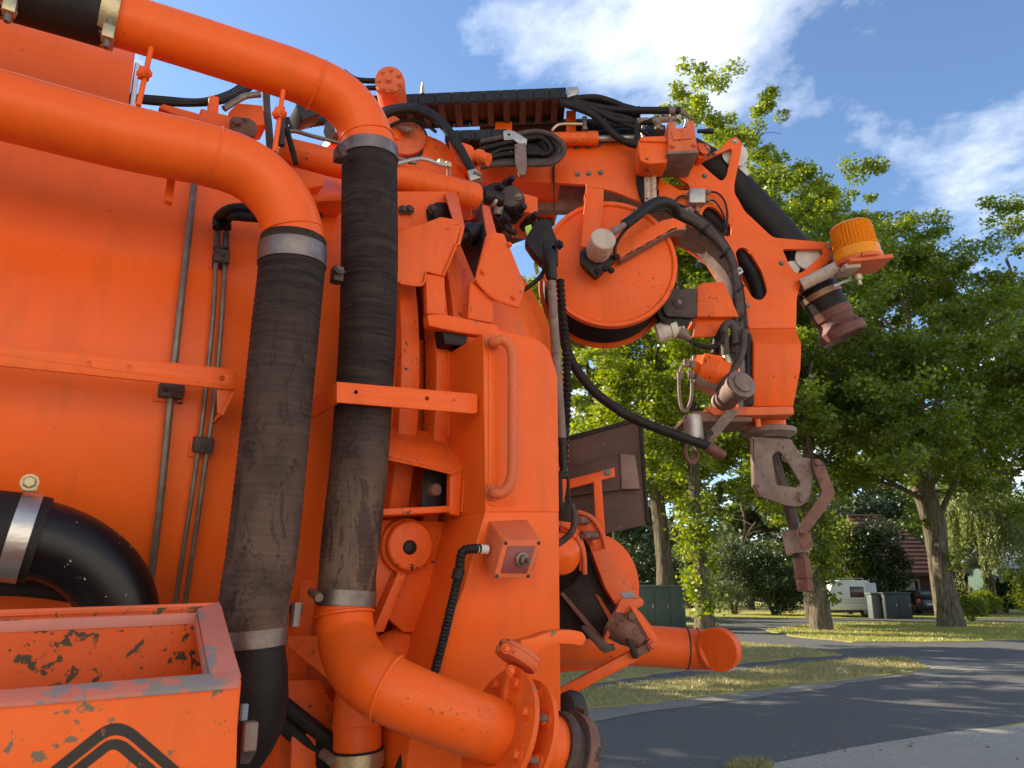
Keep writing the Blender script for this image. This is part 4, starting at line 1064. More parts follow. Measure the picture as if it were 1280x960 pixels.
plate('pocket_back', [(530, 586), (566, 590), (566, 636), (526, 636)], So(-.056), N * .004, GREASE_SHADE, TRUCK, bev=0)  # black plate paints in the shade of the pocket opening
hub = MB().lathe(S(514, 682, -.06), N, [(0, 0), (0, .052), (.004, .056), (.02, .056), (.022, .063), (.05, .063)], 36).build('axle_cover', ORANGE_W, TRUCK, .001)
MB().lathe(S(514, 684, -.068), N, [(0, .0), (0, .010), (.004, .016), (.012, .018)], 12).build('axle_nut', GREASE_SHADE, hub)
plate('frame_plate', [(470, 650), (560, 652), (555, 690), (528, 790), (505, 790), (470, 760)], So(-.02), N * .015, ORANGE_W, TRUCK)
plate('frame_plate', [(498, 715), (508, 718), (480, 790), (466, 790)], So(-.06), N * .05, ORANGE_W, TRUCK, bev=.002)
plate('gusset', [(345, 795), (470, 793), (470, 820), (428, 864)], So(.03), N * .012, ORANGE_W, TRUCK)
plate('gusset', [(345, 850), (400, 850), (440, 930), (395, 960), (365, 905)], So(.10), N * .012, ORANGE_W, TRUCK)
plate('under_plate', [(365, 920), (395, 915), (395, 1000), (362, 1000)], So(.06), N * .012, ORANGE_W, TRUCK)
hose('under_hose', [S(330, 860, .05), S(380, 900, .05), S(425, 935, .05), S(470, 965, .08)], 9, RUBBER, TRUCK)
hose('under_hose', [S(340, 890, .08), S(390, 935, .08), S(440, 985, .1)], 12, RUBBER, TRUCK)
hose('under_hose', [S(514, 905, -.1), S(508, 940, -.1), S(490, 985, -.1)], 7, RUBBER, TRUCK)

# ---------------- hinge brackets at the top of the rear rim
fb1 = plate('hinge_bracket', [(470, 301), (551, 271), (568, 274), (576, 284), (570, 305), (554, 345), (532, 339), (527, 356), (470, 350)], So(-.075), N * .012, ORANGE_W, TRUCK, rd=2, bev=.003)
plate('bracket_back', [(470, 239), (558, 239), (569, 243), (577, 280), (560, 300), (470, 318)], So(.10), N * .012, ORANGE_W, fb1, bev=.002)
qa, qb, qc, qd = S(569, 243, .10), S(577, 284, -.07), S(570, 305, -.07), S(563, 300, .10)
MB().prism([S(556, 241, .10), S(569, 241, .10), S(578, 281, -.07), S(567, 276, -.07)], -UP * .012).build('bracket_rim', ORANGE_W, fb1, .002)
MB().prism([S(569, 244, .10), S(577, 282, -.07), S(571, 306, -.07), S(562, 300, .1)], D * .010).build('bracket_side', ORANGE_W, fb1, .002)
plate('bracket_shade', [(532, 262), (545, 252), (562, 254), (566, 276), (552, 286), (536, 280)], So(.096), N * .004, GREASE_SHADE, fb1, rd=6, bev=0)  # dark patch paints in the shade inside the hollow bracket
MB().lathe(S(552, 268, .07), N, [(0, 0), (0, .022), (.03, .022)], 14).build('bracket_bush', GREASE_SHADE, fb1)
MB().lathe(S(570, 300, .0), (S(600, 285, .02) - S(570, 300, .0)), [(0, .018), (.03, .02), (.035, .03), (.07, .03), (.075, .016), (.12, .016)], 16).build('hinge_pin', GREASE_SHADE, TRUCK)
fb2 = plate('hinge_bracket', [(609, 293), (619, 290), (630, 292), (643, 322), (657, 358), (649, 384), (617, 373), (594, 352)], So(-.07), N * .014, ORANGE_W, TRUCK, rd=2, bev=.003)
MB().prism([S(602, 254, .08), S(610, 293, -.066), S(594, 352, -.066), S(575, 306, .08)], D * .010).build('bracket_side', GREASE_SHADE, fb2, .002)
MB().prism([S(602, 254, .08), S(612, 258, .08), S(621, 291, -.068), S(609, 293, -.068)], -UP * .010 - D * .002).build('bracket_rim', ORANGE_W, fb2, .002)
lt = plate('latch_bar', [(534, 393), (553, 392), (622, 406), (624, 414), (617, 421), (572, 415), (536, 407)], So(-.10), N * .03, ORANGE_C, TRUCK, rd=2, bev=.004)
plate('latch_pad', [(553, 408), (585, 414), (583, 433), (556, 430)], So(-.085), N * .05, GREASE_SHADE, lt, bev=.004)
plate('rim_step', [(532, 342), (556, 345), (557, 393), (534, 392)], So(-.07), N * .02, ORANGE_W, TRUCK, bev=.003)
plate('rim_step', [(588, 352), (617, 374), (617, 404), (585, 398)], So(-.065), N * .02, ORANGE_W, TRUCK, bev=.003)

# weld beads where plates meet
for pts, of in (([(532, 341), (527, 356), (500, 354)], -.077), ([(554, 345), (563, 324), (571, 305)], -.078), ([(596, 352), (617, 373), (649, 384)], -.073), ([(610, 294), (602, 322), (595, 351)], -.075), ([(561, 440), (562, 500), (560, 545)], -.045), ([(581, 584), (577, 640)], -.118), ([(478, 572), (520, 581), (566, 592)], -.123)):
    MB().tube(on(So(of), pts), .0035, 6, 6, smooth=len(pts) > 2).build('weld_bead', ORANGE_W, TRUCK)
for px, py, of, r in ((541, 262, .09, .012), (512, 262, .09, .010), (504, 262, .09, .010)): bolt(S(px, py, of), -N, r, DUSTY_SHADE_D, fb1)
for px, py in ((643, 372), (637, 306), (604, 340)): bolt(S(px, py, -.073), -N, .006, ORANGE_W, fb2)
# ---------------- rear cabinet with grab handle and switch box
CO = -.225
cabp = [(604, 417), (622, 413), (648, 418, 14), (684, 428, 22), (697, 470), (699, 640), (607, 640)]
cab = MB().prism(on(So(CO), rnd([p if len(p) > 2 else (*p, 1.5) for p in cabp], 1.5, 6)), N * .19).build('rear_cabinet', ORANGE, TRUCK, .004, 3)
# raised door panel inside the outline
MB().prism(on(So(CO - .0025), rnd([(611, 422), (650, 428), (652, 470), (652, 590), (645, 632), (611, 634)], 9)), N * .004).build('door_panel', ORANGE, cab, .0015)
fold = lambda x, y: S(x, y, CO + .11 * (y - 640) / 390)
MB().prism(on(fold, [(606.5, 639.5), (699, 639.5), (700, 735), (701, 846), (702, 960), (702, 1030), (500, 1030), (512, 930), (534, 845), (580, 735)]), N * .188).build('lower_fold', ORANGE, cab, .004, 3)
hd = [S(614, 428, CO), S(617, 428, CO - .028), S(628, 425, CO - .042), S(639, 437, CO - .045), S(641, 465, CO - .045), S(641, 520, CO - .045), S(641, 575, CO - .045), S(638, 602, CO - .044), S(628, 616, CO - .04), S(617, 616, CO - .025), S(615, 616, CO)]
hdl = MB().tube(hd, .0118, 16, 8).build('grab_handle', ORANGE_D, cab)
for a in (hd[0], hd[-1]): MB().lathe(a - N * .002, -N, [(0, .02), (.004, .019), (.009, .013)], 18).build('handle_foot', ORANGE_D, hdl)
# switch box
bo = CO + .004
F_ = [S(630, 676, bo - .085), S(677, 676, bo - .085), S(662, 723, bo - .075), S(617, 723, bo - .075)]
B_ = [S(611, 651, bo), S(659, 649, bo), S(668, 712, bo), S(603, 700, bo)]
sw = MB().add(F_ + B_, [(0, 1, 2, 3), (7, 6, 5, 4), (0, 4, 5, 1), (1, 5, 6, 2), (2, 6, 7, 3), (3, 7, 4, 0)]).build('switch_box', ORANGE_D, TRUCK, .003)
fn_ = (F_[1] - F_[0]).cross(F_[3] - F_[0]).normalized()
if fn_.y > 0: fn_ = -fn_
cen = (F_[0] + F_[1] + F_[2] + F_[3]) / 4
pq = [cen + (q - cen) * .72 + fn_ * .001 for q in F_]
MB().prism(pq, fn_ * .002).build('switch_panel', PANEL, sw, .0006)
kn = MB().lathe(cen + fn_ * .002 + (F_[1] - F_[0]) * .08, fn_, [(0, .016), (.006, .016), (.008, .011), (.018, .010), (.02, .006), (.036, .004)], 18).build('toggle_switch', STEEL, sw)
for q in F_: bolt(cen + (q - cen) * .88 + fn_ * .001, fn_, .003, DUSTY_SHADE_D, sw)
gl = MB().cyl(S(609, 687, bo - .04), S(596, 686, bo - .04), .010, .009, 10).build('cable_gland', WHITEP, sw)
MB().tube([S(600, 686, bo - .04), S(590, 686, bo - .04), S(579, 689, bo - .035), S(575, 702, bo - .03), S(574, 716, bo - .02), S(566, 750, bo - .012), S(554, 800, bo + .02), S(544, 838, bo + .035), S(540, 852, bo + .045)], .0095, 12, 10, ridge=(.008, .0011)).build('conduit', RUBBER, sw)
MB().cyl(S(574, 712, bo - .02), S(571, 724, bo - .02), .0125, n=12).build('conduit_sleeve', RUBBER, sw)
# shoulder fitting right of the pocket (hatch dome shows between)

# ---------------- struts and cables at the cabinet's rear edge
st = MB().lathe(V(689, 352, 2.18), (V(702, 548, 2.18) - V(689, 352, 2.18)), [(0, .012), (.0, .014), ((V(702, 548, 2.18) - V(689, 352, 2.18)).length, .014)], 14).build('gas_strut', DUSTY, TRUCK)
MB().lathe(V(686, 312, 2.18), (V(690, 352, 2.18) - V(686, 312, 2.18)), [(0, .014), (.02, .022), (.05, .022), (.06, .018), (.09, .018), (.1, .014)], 14).build('strut_socket', GREASE_SHADE, st)
MB().lathe(V(702, 546, 2.18), (V(705, 600, 2.18) - V(702, 546, 2.18)), [(0, .012), (.02, .015), (.03, .010), (.07, .013), (.09, .010), (.12, .015)], 14).build('strut_boot', GREASE_SHADE, st)
plate('strut_clevis', [(697, 588), (712, 590), (714, 652), (699, 650)], Vy(2.15), FWD * .03, GREASE_SHADE, st, [[(703, 597), (709, 597), (710, 628), (704, 628)]], .002)
MB().tube(on(Vy(2.24), [(700, 350), (704, 400), (708, 440), (709, 480), (708, 520), (706, 550), (705, 585)]), .0125, 12, 10, ridge=(.016, .0028)).build('spiral_hose', RUBBER, TRUCK)
MB().tube(on(Vy(2.22), [(714, 630), (718, 645), (716, 662), (708, 672), (700, 678), (690, 685)]), .010, 10).build('hydraulic_hose', DUSTY_SHADE_D, TRUCK)
# greasy rod end above the hatch dome
re_ = plate('rod_end', [(655, 300), (664, 285), (676, 271), (686, 272), (691, 285), (697, 300), (697, 330), (686, 334), (676, 326), (666, 316)], Vy(2.22), FWD * .06, GREASE_SHADE, TRUCK, rd=5, bev=.008)
plate('rod_fork', [(679, 300), (697, 300), (698, 330), (690, 336), (681, 330)], Vy(2.195), FWD * .02, GREASE_SHADE, re_, [[(690, 307), (694, 307), (694, 322), (690, 322)]], .002)
bolt(V(699, 306, 2.20), Vector((1, -.5, 0)), .012, GREASE_SHADE, re_)
hose('grease_hose', on(Vy(2.20), [(684, 330), (676, 345), (664, 356), (655, 362)]), 3, RUBBER, TRUCK)
plate('warning_tag', [(656, 283), (664, 280), (666, 290), (658, 294)], Vy(2.30), FWD * .01, HIVIS, TRUCK)
plate('warning_tag', [(667, 328), (671, 326), (674, 340), (670, 343)], Vy(2.30), FWD * .01, HIVIS, TRUCK)

# ---------------- long hydraulic cylinder under the boom
cyo = .20
c0_, c1_ = S(345, 187, cyo), S(597, 246, cyo)
cyl_ = MB().lathe(c0_, c1_ - c0_, [(0, .034), (0, .039), ((c1_ - c0_).length * .8, .039), ((c1_ - c0_).length * .805, .041), ((c1_ - c0_).length * .985, .041), ((c1_ - c0_).length, .036)], 24).build('boom_cylinder', ORANGE_W, TRUCK, .001)
MB().cyl(c1_ - (c1_ - c0_) * .01, c1_ + (c1_ - c0_) * .10, .018, n=14).build('cylinder_rod', GALV, cyl_)
hose('steel_line', [S(350, 172, cyo - .02), S(365, 164, cyo - .03), S(390, 170, cyo - .035), S(440, 183, cyo - .04), S(520, 204, cyo - .04)], 2.6, STEEL, cyl_)
hose('steel_line', [S(495, 205, cyo - .04), S(515, 200, cyo - .04), S(530, 199, cyo - .04), S(552, 206, cyo - .04), S(560, 207, cyo - .03), S(561, 222, cyo)], 2.8, GALV, cyl_)
for (px, py) in ((551, 203), (560, 206)): MB().box(S(px, py, cyo - .035), D * .018, N * .018, UP * .018).build('pipe_fitting', BRASS, cyl_, .003)
jn = MB(); jn.lathe(S(606, 244, cyo), D, [(-.02, .02), (-.01, .03), (.02, .03), (.03, .022), (.06, .024)], 14); jn.build('rod_joint', GREASE_SHADE, cyl_)
jb = MB().lathe(V(638, 246, 2.42), FWD * -1, [(-.07, .05), (-.03, .052), (0, .043), (.006, .040), (.008, 0)], 24).build('pivot_pin', DUSTY_SHADE_D, TRUCK)
bolt(V(648, 246, 2.41), -FWD, .010, STEEL, jb)
plate('pivot_block', [(641, 238), (672, 246), (672, 267), (641, 264)], Vy(2.5), FWD * .22, ORANGE_W, TRUCK, bev=.004)
hose('jumper_hose', on(Vy(2.42), [(618, 258), (622, 275), (630, 268), (634, 285), (645, 292)]), 4, GREASE_SHADE, TRUCK)
hose('jumper_hose', on(Vy(2.44), [(600, 240), (618, 232), (630, 234), (626, 255), (632, 272)]), 3.4, GREASE_SHADE, TRUCK)
MB().lathe(V(622, 268, 2.4), Vector((.2, -.3, 1)), [(0, .008), (0, .016), (.03, .016), (.03, .01), (.06, .01)], 10).build('hose_fitting', STEEL, TRUCK)
for px, py in ((612, 250), (626, 240), (640, 275), (655, 285), (620, 290)):
    MB().lathe(V(px, py, 2.46), Vector((.4, -.6, .2)), [(0, .012), (0, .02), (.05, .02), (.05, .012), (.08, .012)], 10).build('hose_fitting', GREASE_SHADE, TRUCK)
# wing plates beside the tank top under the cylinder
plate('top_wing', [(355, 205), (405, 218), (405, 232), (380, 236), (350, 222)], So(.16), N * .1, ORANGE_W, TRUCK, bev=.003)
plate('top_wing', [(395, 247), (440, 240), (440, 250), (398, 252)], So(.03), N * .15, ORANGE_W, TRUCK, bev=.003)

# ---------------- stanchions between the two suction pipes
for (px0, py0, px1, py1, bx_, by_) in ((189, 60, 173, 132, 180, 92), (354, 113, 343, 190, 349, 142)):
    o_ = -.15
    sp = MB().tube([S(px0, py0, o_), S(px1, py1, o_)], .0055, 10, smooth=False).build('pipe_stay', ORANGE, TRUCK)
    MB().box(S(bx_, by_, o_), D * .022, UP * .024, N * .02).build('stay_clamp', ORANGE_W, sp, .003)
    bolt(S(bx_ - 5, by_, o_ - .01), -D - N, .006, ORANGE_W, sp); bolt(S(bx_ + 6, by_, o_ - .01), D - N, .006, ORANGE_W, sp)
plate('pipe_stay', [(209, 222), (219, 224), (216, 253), (207, 250)], So(-.12), N * .02, ORANGE, TRUCK, bev=.001)

# ---------------- slewing column and clutter between tank top and boom (upper middle)
SY = 2.35
col_ = MB().lathe(V(470, 300, 2.62), UP, [(0, .24), (.2, .24), (.21, .20), (.29, .19), (.30, .22), (.34, .22)], 40).build('slewing_column', ORANGE_W, TRUCK, .002)
plate('slew_housing', [(420, 178), (440, 150), (485, 140), (505, 152), (512, 196), (500, 205), (505, 225), (420, 225)], Vy(2.52), FWD * .2, ORANGE_W, TRUCK, rd=6, bev=.006)
plate('slew_housing', [(508, 196), (515, 170), (533, 168), (556, 178), (575, 205), (588, 235), (500, 235)], Vy(2.46), FWD * .25, ORANGE_W, TRUCK, rd=6, bev=.006)
plate('slew_arm', [(560, 172), (590, 182), (600, 200), (592, 216), (570, 205)], Vy(2.42), FWD * .12, ORANGE_W, TRUCK, rd=3, bev=.004)
MB().lathe(V(596, 196, 2.40), V(616, 201, 2.38) - V(596, 196, 2.40), [(0, .028), (.02, .028), (.022, .022), (.05, .022), (.05, .01)], 16).build('grease_plug', ORANGE_W, TRUCK)
MB().lathe(V(508, 172, 2.44), Vector((.1, -1, .05)), [(-.05, .07), (0, .07), (.004, .062), (.005, 0)], 26).build('motor_face', ORANGE_D, TRUCK)
MB().lathe(V(508, 172, 2.46), Vector((.1, -1, .05)), [(-.04, .078), (-.005, .078)], 26).build('motor_seal', GREASE_SHADE, TRUCK)
MB().lathe(V(499, 160, 2.42), V(512, 163, 2.40) - V(499, 160, 2.42), [(0, .008), (.03, .012), (.06, .010)], 10).build('motor_plug', DUSTY, TRUCK)
plate('motor_gap', [(505, 185), (530, 175), (528, 192), (512, 206), (505, 206)], Vy(2.455), FWD * .02, GREASE_SHADE, TRUCK)
for k in range(3):
    hose('arched_hose', on(Vy(2.36 + .03 * k), [(470, 152 - 4 * k), (490, 140 - 2 * k), (520, 138 - 1.5 * k), (548, 152 - 2 * k), (570, 180 - 2 * k), (588, 210), (596, 226)]), 5.0, RUBBER, TRUCK, 12)
hose('arched_hose', on(Vy(2.40), [(470, 168), (500, 152), (525, 152), (545, 165)]), 2.2, RUBBER, TRUCK, 8)
cl = plate('hose_saddle', [(584, 213), (594, 210), (602, 217), (600, 222), (588, 226)], Vy(2.33), FWD * .05, GALV, TRUCK, bev=.003)
bolt(V(594, 216, 2.33), -FWD, .006, STEEL, cl); bolt(V(599, 218, 2.33), -FWD, .006, STEEL, cl)
for k in range(4):
    hose('boom_feed_hose', on(Vy(2.45 + .03 * k), [(350, 168 - 6 * k), (372, 158 - 3 * k), (400, 152 - 4 * k), (430, 150 - 3 * k), (470, 150)]), 5.5 - .5 * k, RUBBER, TRUCK, 10, ridge=(.014, .0016) if k == 0 else None)
plate('hose_bracket', [(407, 150), (416, 155), (420, 168), (412, 174), (404, 166)], Vy(2.40), FWD * .04, DUSTY_SHADE_D, TRUCK, rd=2)
# left gap: hoses, arms and disc above pipe
for k in range(3):
    hose('boom_feed_hose', on(So(.32 + .05 * k), [(150, 122 - k), (200, 128 - 2 * k), (250, 129 - k), (285, 124 - 3 * k), (308, 112 - 4 * k), (322, 104 - 4 * k), (345, 100 - 4 * k)]), 4.2, RUBBER, TRUCK, 10)
hose('steel_line', on(So(.28), [(280, 136), (296, 126), (308, 120), (325, 118)]), 4, STEEL, TRUCK)
plate('lock_arm', [(198, 134), (204, 130), (255, 144), (255, 152), (240, 152)], So(.22), N * .03, ORANGE_W, TRUCK, rd=2, bev=.003)
plate('lock_bracket', [(251, 135), (296, 147), (300, 165), (300, 180), (251, 165)], So(.24), N * .03, ORANGE_W, TRUCK, bev=.003)
plate('lock_lug', [(262, 119), (274, 121), (273, 142), (260, 138)], So(.28), N * .02, ORANGE_W, TRUCK, rd=2, bev=.002)
plate('column_foot', [(284, 142), (297, 129), (330, 132), (336, 155), (305, 158)], So(.42), N * .1, ORANGE_W, TRUCK, rd=3, bev=.004)
ds = plate('lock_disc', [(289, 148), (296, 145), (312, 147), (321, 153), (323, 164), (316, 172), (305, 172), (292, 164)], So(.20), N * .03, RUST, TRUCK, rd=4, bev=.004)
bolt(S(295, 153, .20), -N, .012, RUST, ds)
hose('grease_pipe', on(So(.12), [(333, 104), (333, 130), (336, 160), (338, 190)]), 4.8, DUSTY_SHADE_D, TRUCK)
hose('grease_pipe', on(So(.12), [(352, 135), (352, 165), (352, 182)]), 4.2, DUSTY_SHADE_D, TRUCK)
hose('grease_pipe', on(So(.12), [(358, 160), (362, 175), (370, 205)]), 3.6, RUBBER, TRUCK)
plate('chain_foot', [(370, 130), (395, 122), (404, 140), (378, 150)], So(.35), N * .08, CHAIN, TRUCK, bev=.003)
# hydraulic motor on top
hm = MB().lathe(V(487, 99, 2.50), Vector((.08, -1, -.1)), [(-.17, .05), (-.17, .056), (-.02, .056), (-.015, .053), (0, .053)], 28).build('slew_motor', ORANGE_D, TRUCK, .001)
for i in range(7):
    a = i * 6.283 / 7 + .4
    bolt(V(487 + 13.5 * math.cos(a), 100 + 12.5 * math.sin(a), 2.495), -FWD, .0062, ORANGE_D, hm)
bolt(V(486, 100, 2.495), -FWD, .008, ORANGE_D, hm)
MB().tube(on(Vy(2.56), [(430, 90), (444, 99), (460, 101), (474, 101)]), .011, 10).build('motor_hose', RUBBER, hm)
MB().tube(on(Vy(2.56), [(432, 100), (448, 110), (462, 110), (474, 110)]), .010, 10).build('motor_hose', RUBBER, hm)
MB().lathe(V(528, 117, 2.70), UP, [(0, .008), (.03, .008), (.03, .005), (.05, .005)], 10).build('stud', BRASS, TRUCK)
# ================================================================== boom
BY = 2.80
bp = plate('boom_arm', [(560, 200), (600, 196), (700, 196), (700, 229), (640, 226), (560, 232)], Vy(BY - .005), FWD * .38, ORANGE_W, TRUCK, bev=.004, label='main crane boom')
boom = bp
# boom web behind the plates, its brown painting in the shade of the underside
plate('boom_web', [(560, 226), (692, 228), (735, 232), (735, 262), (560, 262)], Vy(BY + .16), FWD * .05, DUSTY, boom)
plate('boom_underside', [(560, 240), (700, 250), (694, 272), (672, 284), (640, 296), (600, 300), (560, 300)], Vy(BY + .30), FWD * .08, DUSTY_SHADE_D, boom)  # dark brown plate paints in the boom's shaded underside
plate('plate_joint', [(691.5, 205), (693.5, 203), (693.5, 262), (691.5, 262)], Vy(BY - .021), FWD * .01, GREASE_SHADE, boom, bev=0)
# shoulder plate with bolts
sh = plate('shoulder_plate', [(693, 205), (703, 186), (712, 180), (768, 178), (800, 178), (826, 190), (826, 232), (822, 262), (800, 252), (770, 240), (735, 231), (693, 228)], Vy(BY - .02), FWD * .02, ORANGE, boom, bev=.003)
plate('shoulder_plate', [(693, 205), (703, 186), (712, 180), (768, 178), (826, 190), (826, 232), (800, 252), (735, 231), (693, 228)], Vy(BY + .20), FWD * .02, ORANGE_W, boom, bev=.003)
for px, py in ((721, 184), (735, 183), (748.5, 181), (722, 218), (736, 217), (750.5, 216)): bolt(V(px, py, BY - .02), -FWD, .0088, STEEL, sh)
bolt(V(797, 229, BY - .02), -FWD, .008, STEEL, sh)
# gooseneck: two cheek plates, an inner web bent round the arch
outer = [(800, 196), (826, 192), (850, 200), (872, 200), (886, 194), (900, 186), (913, 173, 3), (921, 171, 5), (928, 178, 5), (926, 190), (918, 230, 3), (918, 241, 4), (931, 264), (966, 297, 6), (1034, 303, 3), (1046, 308, 5), (1048, 316, 4), (1000, 357, 5), (996, 372), (995, 410), (936, 410), (931, 372), (920, 335), (900, 304), (872, 284), (846, 274), (826, 262), (812, 235)]
slot1 = [(877, 266, 5), (884, 257, 5), (895, 260, 5), (915, 284, 5), (914, 295, 5), (905, 295, 5), (880, 276, 5)]
slot2 = [(919, 315, 7), (926, 308, 7), (936, 312, 7), (953, 340, 8), (960, 365, 8), (952, 376, 8), (941, 373, 8), (928, 350, 5)]
tri = [(978, 311, 4), (1028, 311, 2), (1030, 316, 2), (1002, 341, 4), (994, 341, 4), (986, 330, 3)]
notch = [(874, 203, 2), (900, 191, 2), (914, 185, 3), (915, 190, 2), (908, 221, 5), (902, 227, 5), (893, 220, 6)]
dslot = [(820, 206, 3), (832, 212, 2), (862, 231, 3), (862, 238, 3), (850, 238, 2), (826, 224, 2)]
go = rnd(outer, 2); hs = [rnd(h, 2) for h in (slot1, slot2, tri, notch, dslot)]
gn = MB().prism(on(Vy(BY - .02), go), FWD * .018, [on(Vy(BY - .02), h) for h in hs]).build('gooseneck_cheek', ORANGE, boom, .0016)
gy = BY - .02
gfn = lambda x, y: V(x, y, gy) + FWD * .20
MB().prism(on(gfn, go), FWD * .018, [on(gfn, h) for h in hs]).build('gooseneck_cheek', ORANGE_W, boom, .0016)
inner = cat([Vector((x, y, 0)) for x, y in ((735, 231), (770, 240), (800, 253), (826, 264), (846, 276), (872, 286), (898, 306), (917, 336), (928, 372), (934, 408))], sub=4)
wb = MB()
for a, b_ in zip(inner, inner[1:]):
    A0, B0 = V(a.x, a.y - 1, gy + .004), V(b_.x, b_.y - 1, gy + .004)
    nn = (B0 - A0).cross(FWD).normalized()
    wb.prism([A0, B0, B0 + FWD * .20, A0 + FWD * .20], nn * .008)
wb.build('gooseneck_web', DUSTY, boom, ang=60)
for px, py in ((881, 220), (977, 329), (934, 382)): bolt(V(px, py, gy), -FWD, .0085, STEEL, gn)
for px, py in ((919, 177), (1037, 309)): bolt(V(px, py, gy), -FWD, .0085, GALV, gn)
for k in range(2): hose('arch_hose', on(Vy(gy + .06 + .05 * k), [(850, 245 + 6 * k), (880, 266 + 4 * k), (908, 290 + 4 * k), (930, 322 + 3 * k), (946, 352), (954, 385), (956, 408)]), 11, RUBBER, boom, 14)
# guide rollers
for (px, py, r) in ((919, 193, .053), (1010, 322, .05)):
    MB().lathe(V(px, py, gy + .03), FWD, [(0, .012), (0, r), (.03, r * .86), (.12, r * .86), (.15, r), (.15, .012)], 28).build('guide_roller', WHITEP, boom)
MB().lathe(V(925, 215, gy + .05), FWD, [(0, .01), (0, .035), (.11, .035), (.11, .01)], 20).build('guide_roller', WHITEP, boom)
MB().lathe(V(990, 335, gy + .04), FWD, [(0, .01), (0, .03), (.11, .03), (.11, .01)], 20).build('guide_roller', WHITEP, boom)
# suction hose through the gooseneck
sy_ = gy + .11
MB().tube(on(Vy(sy_), [(700, 190), (780, 182), (840, 185), (880, 203), (915, 230), (950, 266), (985, 305), (1008, 338), (1026, 370), (1040, 394)]), .071, 28, 8).build('suction_hose', RUBBER, boom)
a, b_ = V(1024, 366, sy_), V(1055, 421, sy_)
dv = (b_ - a); ln_ = dv.length
MB().lathe(a - dv * .30, dv, [(0, .072), (0, .077), (ln_ * .74, .077), (ln_ * .74, .072)], 32).build('hose_cuff', RUBBER, boom)
for k in (-.22, .02): MB().lathe(a + dv * k, dv, [(0, .076), (0, .081), (.024, .081), (.024, .076)], 32, cap=False).build('cuff_band', COPPER, boom)
MB().lathe(a + dv * .42, dv, [(0, .070), (0, .078), (.035, .078), (.037, .073), (.06, .075), (.075, .085), (.085, .094), (.118, .094), (.121, .084), (.105, .06), (.07, .05)], 36).build('hose_coupling', TIP, boom)
MB().lathe(V(1002, 356, gy - .01), V(1046, 334, gy - .06) - V(1002, 356, gy - .01), [(0, .018), (0, .024), (.145, .024), (.145, .015)], 18).build('roller_bar', CREAM, boom)
# beacon
lb, lt_ = V(1073, 326, BY - .10), V(1062, 281, BY - .10)
bx = (lt_ - lb); hb_ = bx.length
n_ = 72
prof = [(0, .086), (hb_ * .06, .088), (hb_ * .12, .085), (hb_ * .28, .084)]
for i in range(16):
    u0 = .30 + .62 * i / 16; prof += [(hb_ * u0, .0845 - .009 * u0), (hb_ * (u0 + .014), .0805 - .009 * u0), (hb_ * (u0 + .030), .0845 - .009 * u0)]
prof += [(hb_ * .95, .072), (hb_ * .99, .064), (hb_ * 1.0, .05)]
bc = MB().lathe(lb, bx, prof, n_)
axn = bx.normalized()
for i, q in enumerate(bc.v):
    k = i // n_; j = i % n_
    if k > 3 and j % 2:
        qv = Vector(q) - lb; t_ = axn * qv.dot(axn); bc.v[i] = tuple(lb + t_ + (qv - t_) * .955)
bu = Vector((1, 0, 0)) - axn * axn.x; bu.normalize(); bv = axn.cross(bu)
bpl = MB().box(lb - axn * .022 + bu * .012, bu * .165, bv * .15, axn * .016).build('beacon_plate', ORANGE_D, boom, .003)
MB().box(lb - axn * .034 - bu * .05, bu * .06, bv * .10, axn * .02).build('plate_gusset', CREAM, bpl, .004)
lens = bc.build('beacon_lens', AMBER, boom, ang=25, label='amber ribbed beacon lens')
MB().lathe(lb + axn * .01, bx, [(0, .07), (hb_ * .85, .055), (hb_ * .9, .03)], 28).build('beacon_core', AMBER2, lens)
MB().lathe(lb - axn * .016, bx, [(0, .08), (.002, .088), (.014, .089), (.016, .08)], 36).build('beacon_base', ORANGE_D, lens)
MB().lathe(V(1072, 344, BY - .10), -axn, [(0, .016), (.02, .016), (.021, .009), (.04, .009)], 12).build('mounting_bolt', BRASS, bpl)
MB().tube(on(Vy(BY - .08), [(1042, 358), (1055, 352), (1066, 349), (1072, 348)]), .006, 8).build('beacon_lead', GALV, bpl)
plate('beacon_arm', [(1036, 318), (1048, 310), (1056, 326), (1050, 336), (1044, 330)], Vy(BY - .03), FWD * .03, DUSTY, bpl, bev=.003)

